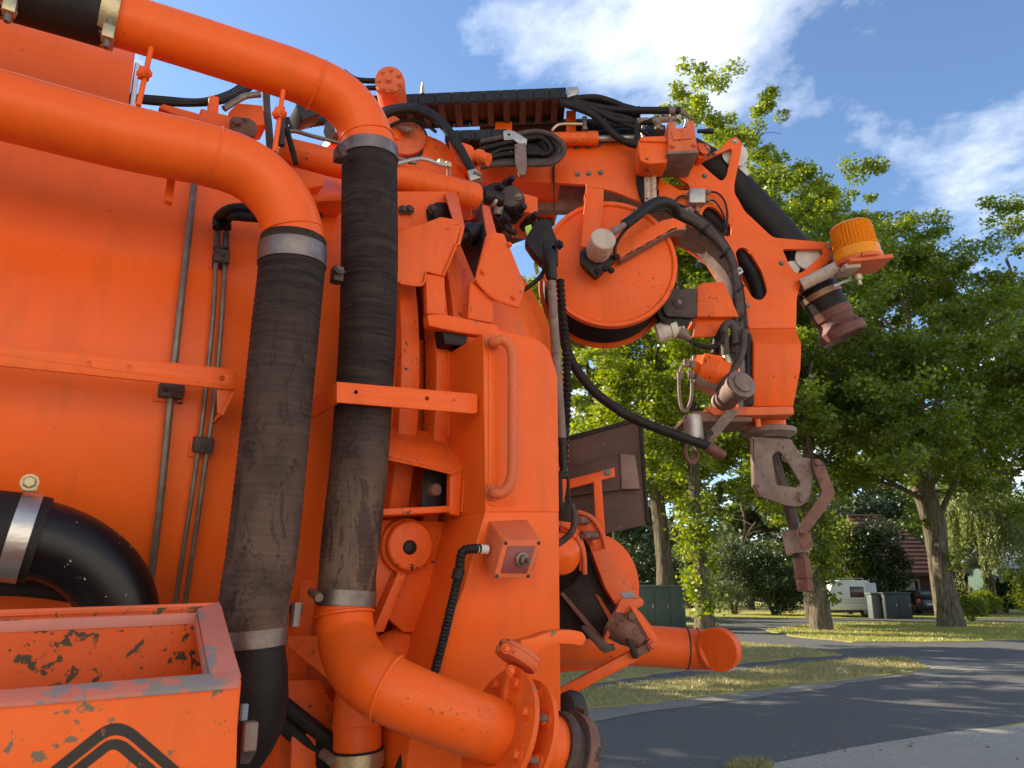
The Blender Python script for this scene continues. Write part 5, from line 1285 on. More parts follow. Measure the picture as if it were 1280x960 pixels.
# ---------------- cable chains: each link a piece of its own
def chain(x0, x1, y_top0, y_top1, hpx, yn, dep, n_, m, label):
    w_ = (x1 - x0) / n_; first = None
    for i in range(n_):
        xa, xb = x0 + w_ * i, x0 + w_ * (i + 1)
        ya, yb = y_top0 + (y_top1 - y_top0) * i / n_, y_top0 + (y_top1 - y_top0) * (i + 1) / n_
        mb = MB()
        lap = w_ * .02
        mb.prism(on(Vy(yn), [(xa, ya), (xb - lap, yb), (xb - lap, yb + hpx), (xa, ya + hpx)]), FWD * .014)
        mb.prism(on(Vy(yn - .005), [(xb - w_ * .30, yb + hpx * .12), (xb - w_ * .08, yb + hpx * .12), (xb - w_ * .08, yb + hpx * .9), (xb - w_ * .30, yb + hpx * .9)]), FWD * .006)
        mb.prism(on(Vy(yn - .004), [(xa + w_ * .12, ya + hpx * .42), (xa + w_ * .56, ya + hpx * .42), (xa + w_ * .56, ya + hpx * .85), (xa + w_ * .12, ya + hpx * .85)]), FWD * .006)
        far_ = [q + FWD * (dep - .014) for q in on(Vy(yn), [(xa, ya), (xb - lap, yb), (xb - lap, yb + hpx), (xa, ya + hpx)])]
        mb.prism(far_, FWD * .014)
        top = on(Vy(yn), [(xa, ya), (xb, yb)])
        mb.prism([top[0] + FWD * .01, top[1] + FWD * .01, top[1] + FWD * dep, top[0] + FWD * dep], -UP * .004)
        bq = on(Vy(yn), [(xa, ya + hpx * .55), (xb, yb + hpx * .55)])
        mb.prism([bq[0] + FWD * .01, bq[1] + FWD * .01, bq[1] + FWD * dep, bq[0] + FWD * dep], -UP * .004)
        lk = mb.build('chain_link', m, boom, .0008, 1)
        bt = on(Vy(yn), [(xa + w_ * .15, ya + hpx), (xa + w_ * .55, ya + hpx)])
        MB().prism([bt[0] + FWD * .004, bt[1] + FWD * .004, bt[1] + FWD * (dep - .004), bt[0] + FWD * (dep - .004)], UP * .008).build('crossbar', CHAINB, lk, .0015, 1)
chain(462, 708, 119.5, 109, 14, BY - .10, .17, 12, CHAIN, '')
chain(556, 634, 163, 161, 13, BY - .13, .13, 4, CHAIN, '')
for k in range(5):
    hose('chain_hose', on(Vy(BY - .07 + .025 * k), [(440, 130), (560, 128 - k * .4), (700, 122), (722, 124 + 2 * k), (760, 128 + 3 * k), (800, 138 + 4 * k)]), 3.6, RUBBER, boom, 8)
plate('chain_end', [(709, 109), (722, 108), (724, 112), (721, 118), (709, 122)], Vy(BY - .10), FWD * .03, GALV, boom, bev=.002)
plate('chain_end', [(712, 117), (721, 116), (721, 124), (712, 124)], Vy(BY - .06), FWD * .05, RUST, boom, bev=.002)
plate('chain_post', [(708, 138), (720, 138), (720, 170), (708, 170)], Vy(BY + .02), FWD * .02, ORANGE, boom, bev=.002)
plate('chain_post', [(619, 152), (640, 152), (640, 170), (619, 170)], Vy(BY + .05), FWD * .02, ORANGE, boom, bev=.002)
MB().tube(on(Vy(BY + .13), [(600, 158), (660, 158), (760, 158), (830, 166)]), .030, 16, 16, ridge=(.012, .0015)).build('ribbed_duct', RUBBER, boom)
# coiled hose bundle
for k in range(9):
    rg = random.Random(k); j = k * 1.0
    lo = k % 3
    yy = BY - .16 + .012 * (k % 5)
    x_r = 704 - 3.4 * k
    pts = [(596 + 2 * k, 208 - 2 * k), (630, 206 - 3.2 * k + lo), (668, 206 - 3 * k), (690 - 1.5 * k, 204 - 2.2 * k), (x_r, 192 - .8 * k), (x_r - 2, 180 + .4 * k), (690 - 2.6 * k, 168 + 1.0 * k), (668 - k, 165 + 1.5 * k), (640, 168 + 2 * k), (600, 176 + 2 * k)]
    hose('coiled_hose', on(Vy(yy), [(x + rg.uniform(-1.5, 1.5), y + rg.uniform(-1.2, 1.2)) for x, y in pts]), 3.3, DUSTHOSE if k < 3 else RUBBER, boom, 9, ridge=(.018, .0012) if k > 3 else None)
plate('hose_strap', [(643, 180), (657, 178), (659, 205), (657, 218), (649, 219), (644, 205)], Vy(BY - .185), FWD * .02, DUSTY, boom, bev=.003)
plate('strap_bracket', [(629, 164), (634, 162), (643, 164), (659, 174), (658, 181), (648, 179), (642, 174), (630, 175)], Vy(BY - .175), FWD * .02, GALV, boom, [hole(636, 168, 2, 0, 8)], .002, 1)
# small cylinder on the boom top
sc = MB().lathe(V(690, 174, BY - .05), V(748, 173, BY - .05) - V(690, 174, BY - .05), [(0, .028), (.14, .028), (.142, .030), (.18, .030), (.186, .026)], 22).build('tilt_cylinder', ORANGE_W, boom)
MB().cyl(V(746, 173, BY - .05), V(800, 172, BY - .05), .012, n=12).build('cylinder_rod', GALV, sc)
hose('brass_line', on(Vy(BY - .08), [(690, 163), (696, 157), (704, 155), (716, 155), (728, 155)]), 1.9, BRASS, sc, 8)
MB().lathe(V(731, 163, BY - .07), UP, [(0, .012), (.015, .012), (.016, .008), (.045, .009), (.046, .012), (.06, .010)], 10).build('pipe_fitting', STEEL, sc)
# hoses from the chain to the hydraulic block
for pts, r in (([(716, 124), (745, 122), (772, 130), (785, 137), (800, 137)], 4.2), ([(716, 127), (760, 136), (800, 138), (836, 138), (850, 138)], 4.5), ([(700, 126), (740, 136), (770, 150), (800, 152), (815, 152)], 4.2), ([(700, 128), (735, 140), (752, 152), (770, 170), (790, 180), (815, 182), (825, 181)], 4.5), ([(718, 128), (760, 142), (790, 150), (796, 165), (797, 185)], 3.4), ([(720, 130), (768, 150), (795, 160), (810, 168)], 2.6)):
    hose('supply_hose', on(Vy(BY - .09), pts), r, RUBBER, boom, 12)
for pa, pb, r in (((836, 138), (852, 138), 5), ((796, 152), (826, 150), 4.5), ((812, 181), (834, 180), 3.6), ((824, 150), (846, 148), 4), ((822, 151), (822, 162), 4.5), ((838, 147), (838, 154), 4), ((850, 139), (862, 146), 3.4)):
    p, q = V(*pa, BY - .09), V(*pb, BY - .09)
    rr = pm(p, r)
    MB().lathe(p, q - p, [(0, rr * .8), (0, rr), ((q - p).length * .45, rr), ((q - p).length * .5, rr * .78), ((q - p).length, rr * .85)], 10).build('hose_fitting', DUSTY, boom)
for px, py in ((828, 148), (816, 152), (840, 146), (826, 160)): MB().box(V(px, py, BY - .06), Vector((.02, 0, 0)), Vector((0, .02, 0)), UP * .022).build('pipe_fitting', STEEL, boom, .003)
for pts in ([(806, 158), (812, 150), (830, 144), (842, 148), (842, 156)], [(848, 150), (852, 143), (858, 150), (856, 160)], [(803, 165), (806, 155), (818, 150)], [(786, 156), (800, 162), (806, 176)]): hose('steel_line', on(Vy(BY - .04), pts), 2.2, GALV, boom, 8)
# hydraulic block: housing, mounting foot, side body
hbk = plate('valve_block', [(835, 152), (843, 153), (844, 160), (858, 160), (859, 152), (867, 150), (872, 187), (836, 190)], Vy(BY - .20), FWD * .13, ORANGE_D, boom, rd=1.5, bev=.004)
plate('valve_cover', [(840, 163), (865, 161), (866, 173), (841, 175)], Vy(BY - .206), FWD * .008, ORANGE_D, hbk, rd=2, bev=.002)
MB().prism(on(Vy(BY - .205), [(834, 189), (873, 187)]) + [q + FWD * .18 for q in reversed(on(Vy(BY - .205), [(834, 189), (873, 187)]))], -UP * .012).build('valve_foot', DUSTY, hbk, .002)
plate('valve_body', [(798, 173), (832, 174), (835, 180), (835, 203), (812, 205), (800, 201), (798, 190)], Vy(BY - .17), FWD * .11, ORANGE_W, boom, rd=4, bev=.008)
plate('valve_body', [(800, 171), (832, 170), (834, 177), (800, 176)], Vy(BY - .18), FWD * .08, ORANGE_W, boom, rd=2, bev=.004)
for px, py in ((841, 182), (868, 181), (838, 199), (868, 197), (836, 211), (863, 209)): bolt(V(px, py, BY - .207 if py < 190 else BY - .19 + .006 * (py - 190)), -FWD if py < 190 else -UP, .0075, ORANGE_D if py < 190 else STEEL, hbk)
MB().lathe(V(872, 164, BY - .15), V(892, 164, BY - .15) - V(872, 164, BY - .15), [(0, .008), (.03, .009), (.031, .011), (.062, .011)], 10).build('valve_plug', BLACK, hbk)
plate('link_lug', [(872, 178), (882, 180), (886, 188), (882, 196), (873, 198)], Vy(BY - .08), FWD * .05, ORANGE_W, boom, rd=2, bev=.003)
MB().lathe(V(880, 188, BY - .09), -FWD, [(0, .022), (.012, .022), (.014, .012)], 14).build('link_pin', ORANGE_D, boom)
for i in range(5): bolt(V(872 + 5 * i, 199 - 1.6 * i, BY - .05), Vector((0, -.4, -1)), .006, STEEL, boom)
# grey pipes and black sleeve beside the slot
for x_ in (808, 815.5): MB().tube(on(Vy(BY - .06), [(x_, 203), (x_ + 1, 230), (x_ + 2, 262)]), .0125, 12).build('steel_line', CREAM, boom)
hose('protective_sleeve', on(Vy(BY - .04), [(800, 203), (800, 220), (803, 240), (810, 262)]), 5, RUBBER, boom, 10)
# junction box with thin wires, saddles on the cheek
jb = plate('junction_box', [(862, 235), (882, 235), (882, 253), (862, 253)], Vy(gy - .045), FWD * .043, GALV, boom, bev=.003)
for px, py, dx in ((882, 240, 1), (882, 250, 1), (862, 244, -1)): MB().lathe(V(px, py, gy - .02), Vector((dx, 0, 0)), [(0, .009), (.012, .009), (.013, .006), (.02, .006)], 8).build('cable_gland', STEEL, jb)
hose('thin_wire', on(Vy(gy - .02), [(886, 240), (896, 241), (905, 250), (909, 265), (908, 282), (903, 300)]), 1.3, BLACK, boom, 8)
hose('thin_wire', on(Vy(gy - .02), [(886, 250), (894, 252), (902, 264), (906, 275), (904, 285)]), 1.2, BLACK, boom, 8)
hose('thin_wire', on(Vy(gy - .02), [(860, 244), (850, 246), (844, 252), (841, 260)]), 1.4, BLACK, boom, 8)
for px, py in ((860, 264), (922, 340)):
    s_ = plate('hose_saddle', [(px - 7, py - 3), (px + 4, py - 7), (px + 8, py), (px - 2, py + 6)], Vy(gy - .05), FWD * .045, GALV if py > 300 else DUSTY, boom, rd=2, bev=.003)
    bolt(V(px - 2, py, gy - .05), -FWD, .005, STEEL, s_); bolt(V(px + 3, py - 2, gy - .05), -FWD, .005, STEEL, s_)
MB().lathe(V(871, 256, gy - .02), -UP, [(0, .006), (.02, .006), (.021, .009), (.03, .009)], 8).build('hose_fitting', STEEL, boom)
# hose bundle following the arch
for k in range(5):
    d_ = k * 2.6
    hose('arch_hose', on(Vy(gy - .03 - .012 * (k % 2)), [(800 - d_, 268 + d_), (822, 254 + d_ * .5), (845, 258 + d_), (870, 270 + d_ * 1.1), (893, 290 + d_ * .9), (912, 318 + d_ * .5), (922 - d_ * .3, 350), (927 - d_ * .6, 385), (926 - d_ * .9, 420), (920 - d_, 450), (912 - d_ * 1.1, 470)]), 4.2 if k else 5, RUBBER if k % 2 == 0 else DUSTHOSE, boom, 10)
for px, py in ((846, 262), (880, 286), (905, 316), (923, 362), (925, 398)): MB().lathe(V(px, py, gy - .035), Vector((.8, 0, -.8)), [(0, .028), (.008, .028)], 14).build('cable_tie', BLACK, boom)

# ---------------- hose reel
ry = gy - .28
rc = V(762, 329, ry)
MB().lathe(rc, FWD, [(0, 0.01), (0, .216), (.001, .218), (-.007, .224), (-.007, .236), (.002, .239), (.018, .238), (.018, .19)], 72).build('reel_disc', ORANGE_W, boom, ang=30, label='front disc of the hose reel')
prof = [(.018, .15)]
for i in range(11):
    for k in range(7): prof.append((.02 + .0182 * i + .0182 * k / 6, .218 + .0075 * math.sin(math.pi * k / 6)))
prof.append((.222, .15))
MB().lathe(rc, FWD, prof, 64, cap=False).build('wound_hose', RUBBER, boom)
MB().lathe(rc, FWD, [(.222, .19), (.222, .240), (.228, .242), (.234, .240), (.234, .01)], 72).build('reel_disc', ORANGE_W, boom, ang=30)
pl1 = plate('reel_bracket', [(733, 233), (755, 236), (754, 262), (748, 312), (726, 308), (729, 270)], Vy(ry - .05), FWD * .012, ORANGE_W, boom, bev=.003)
MB().prism(on(Vy(ry - .05), [(733, 233), (755, 236)]) + [q + FWD * .33 for q in reversed(on(Vy(ry - .05), [(733, 233), (755, 236)]))], UP * .012).build('bracket_foot', ORANGE_W, pl1, .002)
pl2 = plate('reel_bracket', [(768, 314), (771, 307), (828, 275), (842, 272), (858, 280), (856, 287), (842, 288), (776, 325)], Vy(ry - .05), FWD * .012, ORANGE_W, boom, bev=.003, rd=2)
MB().prism(on(Vy(ry - .05), [(776, 325), (842, 288), (858, 287)]) + [q + FWD * .05 for q in reversed(on(Vy(ry - .05), [(776, 325), (842, 288), (858, 287)]))], UP * .010).build('bracket_lip', DUSTY, pl2)
MB().prism(on(Vy(ry - .045), [(840, 274), (857, 280)]) + [q + FWD * .33 for q in reversed(on(Vy(ry - .045), [(840, 274), (857, 280)]))], -UP * .012).build('bracket_foot', ORANGE_W, pl2, .002)
hubp = plate('reel_hub_plate', [(725, 313), (738, 306), (764, 318), (772, 322), (745, 347), (726, 328)], Vy(ry - .085), FWD * .035, GREASE_SHADE, boom, rd=3, bev=.006)
ax2 = (V(754, 299, ry - .17) - V(746, 318, ry - .085))
MB().lathe(V(746, 318, ry - .085), ax2, [(0, .036), (.02, .042), (.09, .042), (.094, .038), (.096, 0)], 28).build('swivel_joint', CREAM, hubp, .001)
for px, py in ((771, 321), (757, 336), (733, 318), (747, 340), (764, 338)): bolt(V(px, py, ry - .087), -FWD, .0085, GREASE_SHADE, hubp)
MB().lathe(V(764, 292, ry - .15), V(783, 279, ry - .14) - V(764, 292, ry - .15), [(0, .010), (.015, .014), (.03, .014), (.032, .010), (.075, .012)], 12).build('hose_fitting', DUSTY, hubp)
hose('reel_feed_hose', [V(781, 281, ry - .14), V(798, 268, ry - .12), V(812, 257, ry - .08), V(826, 252, ry - .03), V(840, 256, ry + .05), V(846, 268, ry + .12)], 6.5, RUBBER, boom, 14)
hose('reel_feed_hose', [V(769, 322, ry - .1), V(770, 305, ry - .11), V(785, 283, ry - .10), V(806, 265, ry - .06), V(830, 262, ry)], 2.2, RUBBER, boom, 8)
# orange stay box and roller fairlead
box_ = plate('fairlead_box', [(872, 357), (880, 353), (905, 352), (924, 396), (871, 396)], Vy(gy - .06), FWD * .16, ORANGE_W, boom, bev=.004)
plate('fairlead_box', [(871, 396), (912, 396), (905, 420), (866, 421)], Vy(gy - .03), FWD * .012, ORANGE_W, boom, bev=.003)
fr = plate('fairlead_cheek', [(829, 363), (836, 361), (870, 360), (872, 394), (866, 397), (833, 395), (829, 388)], Vy(gy - .16), FWD * .012, DUSTY_SHADE_D, boom, rd=3, bev=.003)
plate('fairlead_cheek', [(829, 363), (870, 360), (872, 394), (833, 395)], Vy(gy - .02), FWD * .012, DUSTY_SHADE_D, boom, rd=3, bev=.003)
MB().lathe(V(849, 378, gy - .162), -FWD, [(0, .022), (.004, .022), (.005, .014), (.008, .013)], 20).build('roller_boss', DUSTY_SHADE_D, fr)
bolt(V(849, 378, gy - .17), -FWD, .007, STEEL, fr)
MB().lathe(V(846, 384, gy - .145), FWD, [(0, .02), (0, .075), (.03, .06), (.085, .06), (.115, .075), (.115, .02)], 32).build('fairlead_roller', GREASE_SHADE, fr)
cp = V(828, 415, gy - .11)
MB().lathe(cp, V(852, 408, gy - .12) - cp, [(-.02, .025), (-.02, .034), (.004, .036), (.006, .030), (.03, .030), (.032, .034), (.055, .032), (.056, .022), (.08, .020)], 20).build('hose_end', WHITEP, boom)
MB().lathe(V(849, 414, gy - .12), V(858, 420, gy - .12) - V(849, 414, gy - .12), [(0, .022), (.02, .022), (.035, .012), (.05, .010)], 14).build('hose_ferrule', DUSTY, boom)
hose('lance_hose', on(Vy(gy - .10), [(855, 419), (870, 430), (888, 434), (900, 428), (905, 415)]), 3.2, RUBBER, boom, 10)
hose('control_cable', on(Vy(gy - .12), [(866, 398), (865, 420), (864, 445), (865, 470)]), .7, DUSTY_SHADE_D, boom, 6)

# ---------------- rotator knuckle
ky = gy - .08
rows = [(410, 936, 995, .07), (430, 942, 1002, .0), (461, 942, 1001, .0), (508, 941, 992, .035)]
vv = []
for (py, xl, xr, ins) in rows:
    yb_ = gy + .17
    vv += [V(xl, py, ky + ins), V(xr, py, ky + ins)]
    zz = V(xl, py, ky + ins).z
    vv += [Vector((vv[-1].x, yb_, zz)), Vector((vv[-2].x, yb_, zz))]
fs = [(0, 1, 2, 3), (15, 14, 13, 12)]
for k in range(3):
    for i in range(4):
        j = (i + 1) % 4; fs.append((k * 4 + i, (k + 1) * 4 + i, (k + 1) * 4 + j, k * 4 + j))
kn = MB().add(vv, fs).build('rotator_housing', ORANGE_W, boom, .005)
plate('rotator_base', [(882, 510), (890, 509), (992, 508), (993, 518), (940, 519), (893, 519)], Vy(ky - .01), FWD * .28, ORANGE_D, boom, bev=.003)
plate('dark_side_plate', [(928, 418), (938, 416), (943, 430), (943, 506), (932, 506), (934, 450)], Vy(ky + .02), FWD * .1, GREASE_SHADE, boom, bev=.003)  # black plate along the housing's left side
MB().lathe(V(961, 516, gy + .05), -UP, [(0, .058), (.085, .058)], 28).build('rotator_neck', ORANGE_W, boom)
MB().lathe(V(947, 524, ky + .02), -UP, [(0, .010), (.03, .010)], 10).build('stop_pin', ORANGE_D, boom)
MB().lathe(V(961, 536, gy + .05), -UP, [(0, .085), (.004, .098), (.022, .098), (.026, .088), (.04, .07)], 36).build('rotator_flange', DUSTY, boom)
# nozzle carrier
ny = gy + .0
nc = plate('nozzle_carrier', [(942, 546), (989, 549), (1003, 572), (1013, 573), (1016, 590), (1015, 610), (1010, 626), (1000, 633), (984, 632), (952, 621), (944, 604)], Vy(ny), FWD * .014, DUSTY, boom, [rnd([(965, 570, 3), (972, 563, 3), (980, 569), (1001, 604, 3), (996, 610, 3), (970, 606, 3)], 2)], .003, rd=3)
nf = lambda x, y: V(x, y, ny) + FWD * .03
MB().prism(on(nf, rnd([(942, 546), (972, 549), (962, 566), (966, 612), (952, 621), (944, 604)], 3)), FWD * .014).build('carrier_back', DUSTY, nc, .003)
a, b_, c_, d_ = V(942, 546, ny + .012), V(944, 606, ny + .012), V(953, 622, ny + .012), V(984, 633, ny + .012)
MB().prism([a, b_, b_ + FWD * .03, a + FWD * .03], Vector((-.005, 0, 0))).build('carrier_side', CREAM, nc)  # cream colours in the sunlit left edge of the carrier
for px, py, r in ((983, 572, .013), (1001, 624, .011), (1000, 617, .008)): bolt(V(px, py, ny), -FWD, r, DUSTY, nc)
lvp = plate('carrier_lever', [(1015, 580), (1016, 574), (1024, 573), (1031, 580), (1044, 614), (1043, 622), (1012, 664), (1002, 668), (998, 662), (1003, 652), (1028, 615), (1019, 592)], Vy(ny - .02), FWD * .016, RUST, boom, rd=3, bev=.003)
bolt(V(1021, 579, ny - .02), -FWD, .012, RUST, lvp); bolt(V(1003, 664, ny - .02), -FWD, .013, RUST, lvp)
tb0 = V(978, 590, ny + .05)
MB().tube([V(962, 560, ny + .05), V(972, 590, ny + .05), V(979, 612, ny + .05), V(988, 640, ny + .05), V(999, 690, ny + .05), V(1002, 700, ny + .05)], .021, 16, 6).build('lance_tube', DUSTY_SHADE_D, boom)
MB().lathe(V(991, 662, ny + .05), V(998, 688, ny + .05) - V(991, 662, ny + .05), [(0, .03), (0, .042), (.082, .046), (.082, .03)], 20).build('lance_collar', DUSTY, boom)
plate('collar_clamp', [(996, 664), (1012, 662), (1018, 683), (1004, 688)], Vy(ny - .005), FWD * .06, RUST, boom, bev=.003)
MB().lathe(V(1001, 692, ny + .05), V(1006, 735, ny + .05) - V(1001, 692, ny + .05), [(0, .018), (.01, .024), (.03, .031), (.085, .031), (.087, .026), (.093, .027), (.10, .030), (.13, .026), (.132, .015)], 6).build('jet_nozzle', TIP, boom)
# left cluster: motor, valves, cylinder, guide arm, hook
mo = MB().lathe(V(879, 462, ky + .05), V(912, 468, ky + .02) - V(879, 462, ky + .05), [(-.03, .02), (-.03, .05), (-.012, .054), (0, .062), (.06, .062), (.066, .055), (.10, .05)], 26).build('rotator_motor', ORANGE_W, boom, ang=30)
MB().lathe(V(868, 467, ky + .05), V(890, 478, ky + .05) - V(868, 467, ky + .05), [(0, .03), (.01, .045), (.06, .046), (.11, .044), (.115, .03)], 20).build('motor_case', DUSTY, mo)
MB().box(V(871, 455, ky + .06), Vector((.04, 0, 0)), Vector((0, .05, 0)), UP * .06).build('port_block', DUSTY, mo, .006)
MB().lathe(V(907, 442, ky), V(912, 460, ky) - V(907, 442, ky), [(0, .012), (.02, .016), (.03, .018), (.05, .018), (.055, .013), (.07, .014)], 12).build('hose_fitting', BRASS, mo)
hose('motor_hose', on(Vy(ky), [(907, 444), (906, 425), (905, 410), (912, 404), (918, 410), (920, 430)]), 5.2, DUSTHOSE, boom, 12)
hose('motor_hose', on(Vy(ky + .03), [(917, 442), (919, 425), (922, 412), (926, 420)]), 4, DUSTHOSE, boom, 12)
hose('motor_hose', on(Vy(ky + .06), [(894, 442), (896, 425), (902, 412), (910, 405)]), 5, RUBBER, boom, 12)
lp = hose('loop_hose', on(Vy(ky + .02), [(864, 462), (865, 480), (864, 498), (860, 510), (855, 514), (851, 506), (849, 490), (849, 474), (852, 460), (858, 455)]), 2.2, DUSTY, boom, 10)
for px, py in ((850, 470), (864, 468), (858, 454), (866, 456)): MB().box(V(px, py, ky + .02), Vector((.022, 0, 0)), Vector((0, .022, 0)), UP * .03).build('loop_fitting', DUSTY, lp, .005)
MB().lathe(V(901, 505, ky + .02), V(920, 487, ky - .08) - V(901, 505, ky + .02), [(0, .040), (.10, .042), (.12, .05), (.15, .052), (.152, .036), (.162, .036), (.164, .030), (.165, 0)], 28).build('camera_housing', DUSTY, boom, .001)
plate('white_stay', [(897, 482), (905, 482), (902, 508), (897, 508)], Vy(ky + .06), FWD * .02, WHITEP, boom, bev=.002)
hose('motor_hose', on(Vy(ky - .02), [(930, 412), (928, 440), (918, 462), (905, 478), (898, 490)]), 4.2, DUSTHOSE, boom, 12)
plate('guide_arm', [(856, 521), (866, 514), (884, 514), (898, 519), (940, 521), (940, 527), (875, 527), (858, 524)], Vy(ky + .0), FWD * .2, RUST, boom, bev=.003)
MB().lathe(V(866, 520, ky + .02), -UP, [(0, .034), (.085, .034)], 24).build('guide_bush', GALV, boom)
gs = plate('guide_strip', [(908, 512), (925, 513), (886, 558), (877, 552)], Vy(ky - .03), FWD * .008, DUSTY, boom, rd=1.5, bev=.002)
plate('guide_slot', [(885, 541), (890, 537), (893, 542), (888, 546)], Vy(ky - .036), FWD * .006, GREASE_SHADE, gs, bev=.001)
plate('guide_slot', [(880, 547), (884, 543), (888, 547), (883, 552)], Vy(ky - .036), FWD * .006, GREASE_SHADE, gs, bev=.001)
hose('lance_hose', [V(704, 405, 2.5), V(708, 436, 2.5), V(722, 464, 2.5), V(748, 494, 2.52), V(790, 522, 2.55), V(835, 540, 2.58), V(868, 552, 2.6), V(886, 558, 2.61)], 6.0, RUBBER, boom, 14, sub=12, label='black high pressure hose hanging from the reel')
MB().lathe(V(882, 557, 2.61), V(908, 572, 2.63) - V(882, 557, 2.61), [(0, .016), (.01, .021), (.05, .021), (.052, .019), (.075, .017), (.077, .012)], 14).build('lance_nozzle', TIP, boom)
hk = MB().tube(on(Vy(ky - .02), [(869, 552), (861, 553), (857, 560), (858, 570), (863, 578), (869, 576), (872, 569), (867, 563)]), [.006, .008, .0075, .0085, .010, .0095, .008, .005], 12, 6).build('hook', RUST, boom)
MB().tube(on(Vy(ky - .025), [(862, 552), (866, 558), (870, 563)]), .004, 8).build('hook_latch', GALV, hk)

# ================================================================== rear valve, flap board and discharge pipe under the hatch
vy = 2.62
fl = plate('splash_flap', [(695, 552), (708, 548), (797, 524, 5), (802, 528, 4), (811, 652, 5), (805, 657, 4), (757, 667), (695, 660)], Vy(vy + .32), FWD * .018, FLAP, TRUCK, rd=2, bev=.004, label='dark brown splash board')
plate('flap_edge', [(695, 549), (797, 522), (803, 526), (812, 654), (808, 654), (799, 529), (796, 527), (695, 555)], Vy(vy + .312), FWD * .008, GREASE_SHADE, fl, bev=.001)
plate('flap_bracket', [(700, 588), (776, 567), (795, 569), (801, 612), (778, 612), (700, 622)], Vy(vy + .28), FWD * .02, FLAP, fl, bev=.003)
plate('flap_bracket', [(775, 567), (794, 569), (800, 611), (777, 611)], Vy(vy + .27), FWD * .02, FLAPB, fl, bev=.003)
for py in (571, 582, 594, 606): bolt(V(796.5 + (py - 571) * .1, py, vy + .275), -FWD, .004, DUSTY_SHADE_D, fl)
tf = plate('flap_support', [(708, 600), (762, 586), (768, 584), (769, 596), (752, 600), (757, 672), (745, 672), (742, 603), (708, 612)], Vy(vy + .20), FWD * .014, ORANGE, TRUCK, bev=.002)
bolt(V(759, 591, vy + .20), -FWD, .010, STEEL, tf)
# bright shield behind, flange rings, pins
rg_ = []
MB().lathe(L(.17, .80, 1.70) , D, [(-.06, .18), (.0, .18), (.05, .15), (.07, .10)], 30).build('valve_seat', GREASE_SHADE, TRUCK)
cx0, cy0 = 706, 706
def disc(cx_, cy_, rx_, ry_, a0, a1, yy, th, nm, m, inner=None, par_=TRUCK):
    o_ = [(cx_ + rx_ * math.cos(R_(a0 + (a1 - a0) * i / 24)), cy_ - ry_ * math.sin(R_(a0 + (a1 - a0) * i / 24))) for i in range(25)]
    if inner: o_ += [(cx_ + rx_ * inner * math.cos(R_(a1 + (a0 - a1) * i / 24)), cy_ - ry_ * inner * math.sin(R_(a1 + (a0 - a1) * i / 24))) for i in range(25)]
    return MB().prism(on(Vy(yy), o_), FWD * th).build(nm, m, par_, .002)
sg = disc(742, 735, 57, 68, -35, 100, vy + .14, .03, 'valve_guard', ORANGE)
r1_ = disc(700, 706, 34, 58, -10, 88, vy - .02, .018, 'valve_flange', ORANGE_W, .72)
r2_ = disc(722, 700, 36, 60, 15, 100, vy + .07, .018, 'valve_flange', ORANGE_W, .5)
bl = MB().lathe(V(700, 693, vy - .05), Vector((.35, -.6, -.1)), [(-.1, .07), (0, .07), (.03, .06), (.05, .03), (.055, 0)], 26).build('valve_dome', ORANGE, TRUCK)
for (pa, pb) in (((722, 650), (733, 651)), ((728, 669), (746, 669)), ((712, 670), (724, 672))):
    MB().cyl(V(*pa, vy - .03), V(*pb, vy + .07), .014, n=12).build('tie_bolt', RUST, r1_)
bolt(V(717, 670, vy - .03), Vector((-.6, -.8, 0)), .014, ORANGE_W, r1_); bolt(V(742, 677, vy + .06), -FWD, .008, ORANGE_W, r2_)
bolt(V(702, 684, vy - .07), Vector((-.3, -.9, 0)), .012, STEEL, bl)
MB().box(V(722, 735, vy + .2), Vector((.22, 0, 0)), FWD * .1, UP * .34).build('valve_throat', GREASE_SHADE, TRUCK, .01)  # black block paints in the shade of the void between the parts
plate('throat_shade', [(700, 690), (738, 680), (752, 700), (775, 770), (742, 800), (720, 760), (700, 735)], Vy(vy + .10), FWD * .02, GREASE_SHADE, TRUCK)  # black plate continues the painted shade of the void
for pts, yy in (([(701, 655), (714, 662), (724, 678), (730, 698), (731, 718)], vy - .035), ([(722, 640), (738, 646), (750, 662), (757, 684), (758, 704)], vy + .055)):
    MB().tube(on(Vy(yy), pts), .008, 8).build('flange_rim', ORANGE_D, TRUCK)
plate('channel_slit', [(744, 742), (749, 745), (770, 778), (766, 784)], Vy(vy + .055), FWD * .006, ORANGE_D, TRUCK, bev=0)
plate('channel_edge', [(700, 742), (704, 740), (756, 800), (752, 806)], Vy(vy + .05), FWD * .02, RUST, TRUCK, bev=.002)
# locking arm going down right
am = plate('lock_arm', [(740, 690), (756, 686), (801, 748), (806, 752), (770, 756), (757, 735)], Vy(vy - .03), FWD * .10, ORANGE_D, TRUCK, rd=2, bev=.006)  # paler orange colours in the light on the arm's top face
plate('sticker', [(775, 741.5), (789, 740), (795, 746.5), (780, 748)], Vy(vy - .034), FWD * .004, BLUEST, am, bev=0)
plate('arm_channel', [(738, 692), (744, 700), (775, 755), (772, 775), (756, 800), (700, 740), (716, 730)], Vy(vy + .06), FWD * .02, GREASE_SHADE, TRUCK)
plate('arm_end', [(776, 749), (803, 748), (805, 756), (798, 760), (772, 770), (757, 806), (753, 803)], Vy(vy - .06), FWD * .05, ORANGE_D, TRUCK, rd=2, bev=.003)
sc2 = MB().lathe(V(765, 776, vy - .02), V(795, 796, vy - .05) - V(765, 776, vy - .02), [(0, .05), (.03, .052), (.06, .048), (.085, .04), (.10, .03), (.12, .02)], 18).build('screw_head', RUST, TRUCK, ang=30)
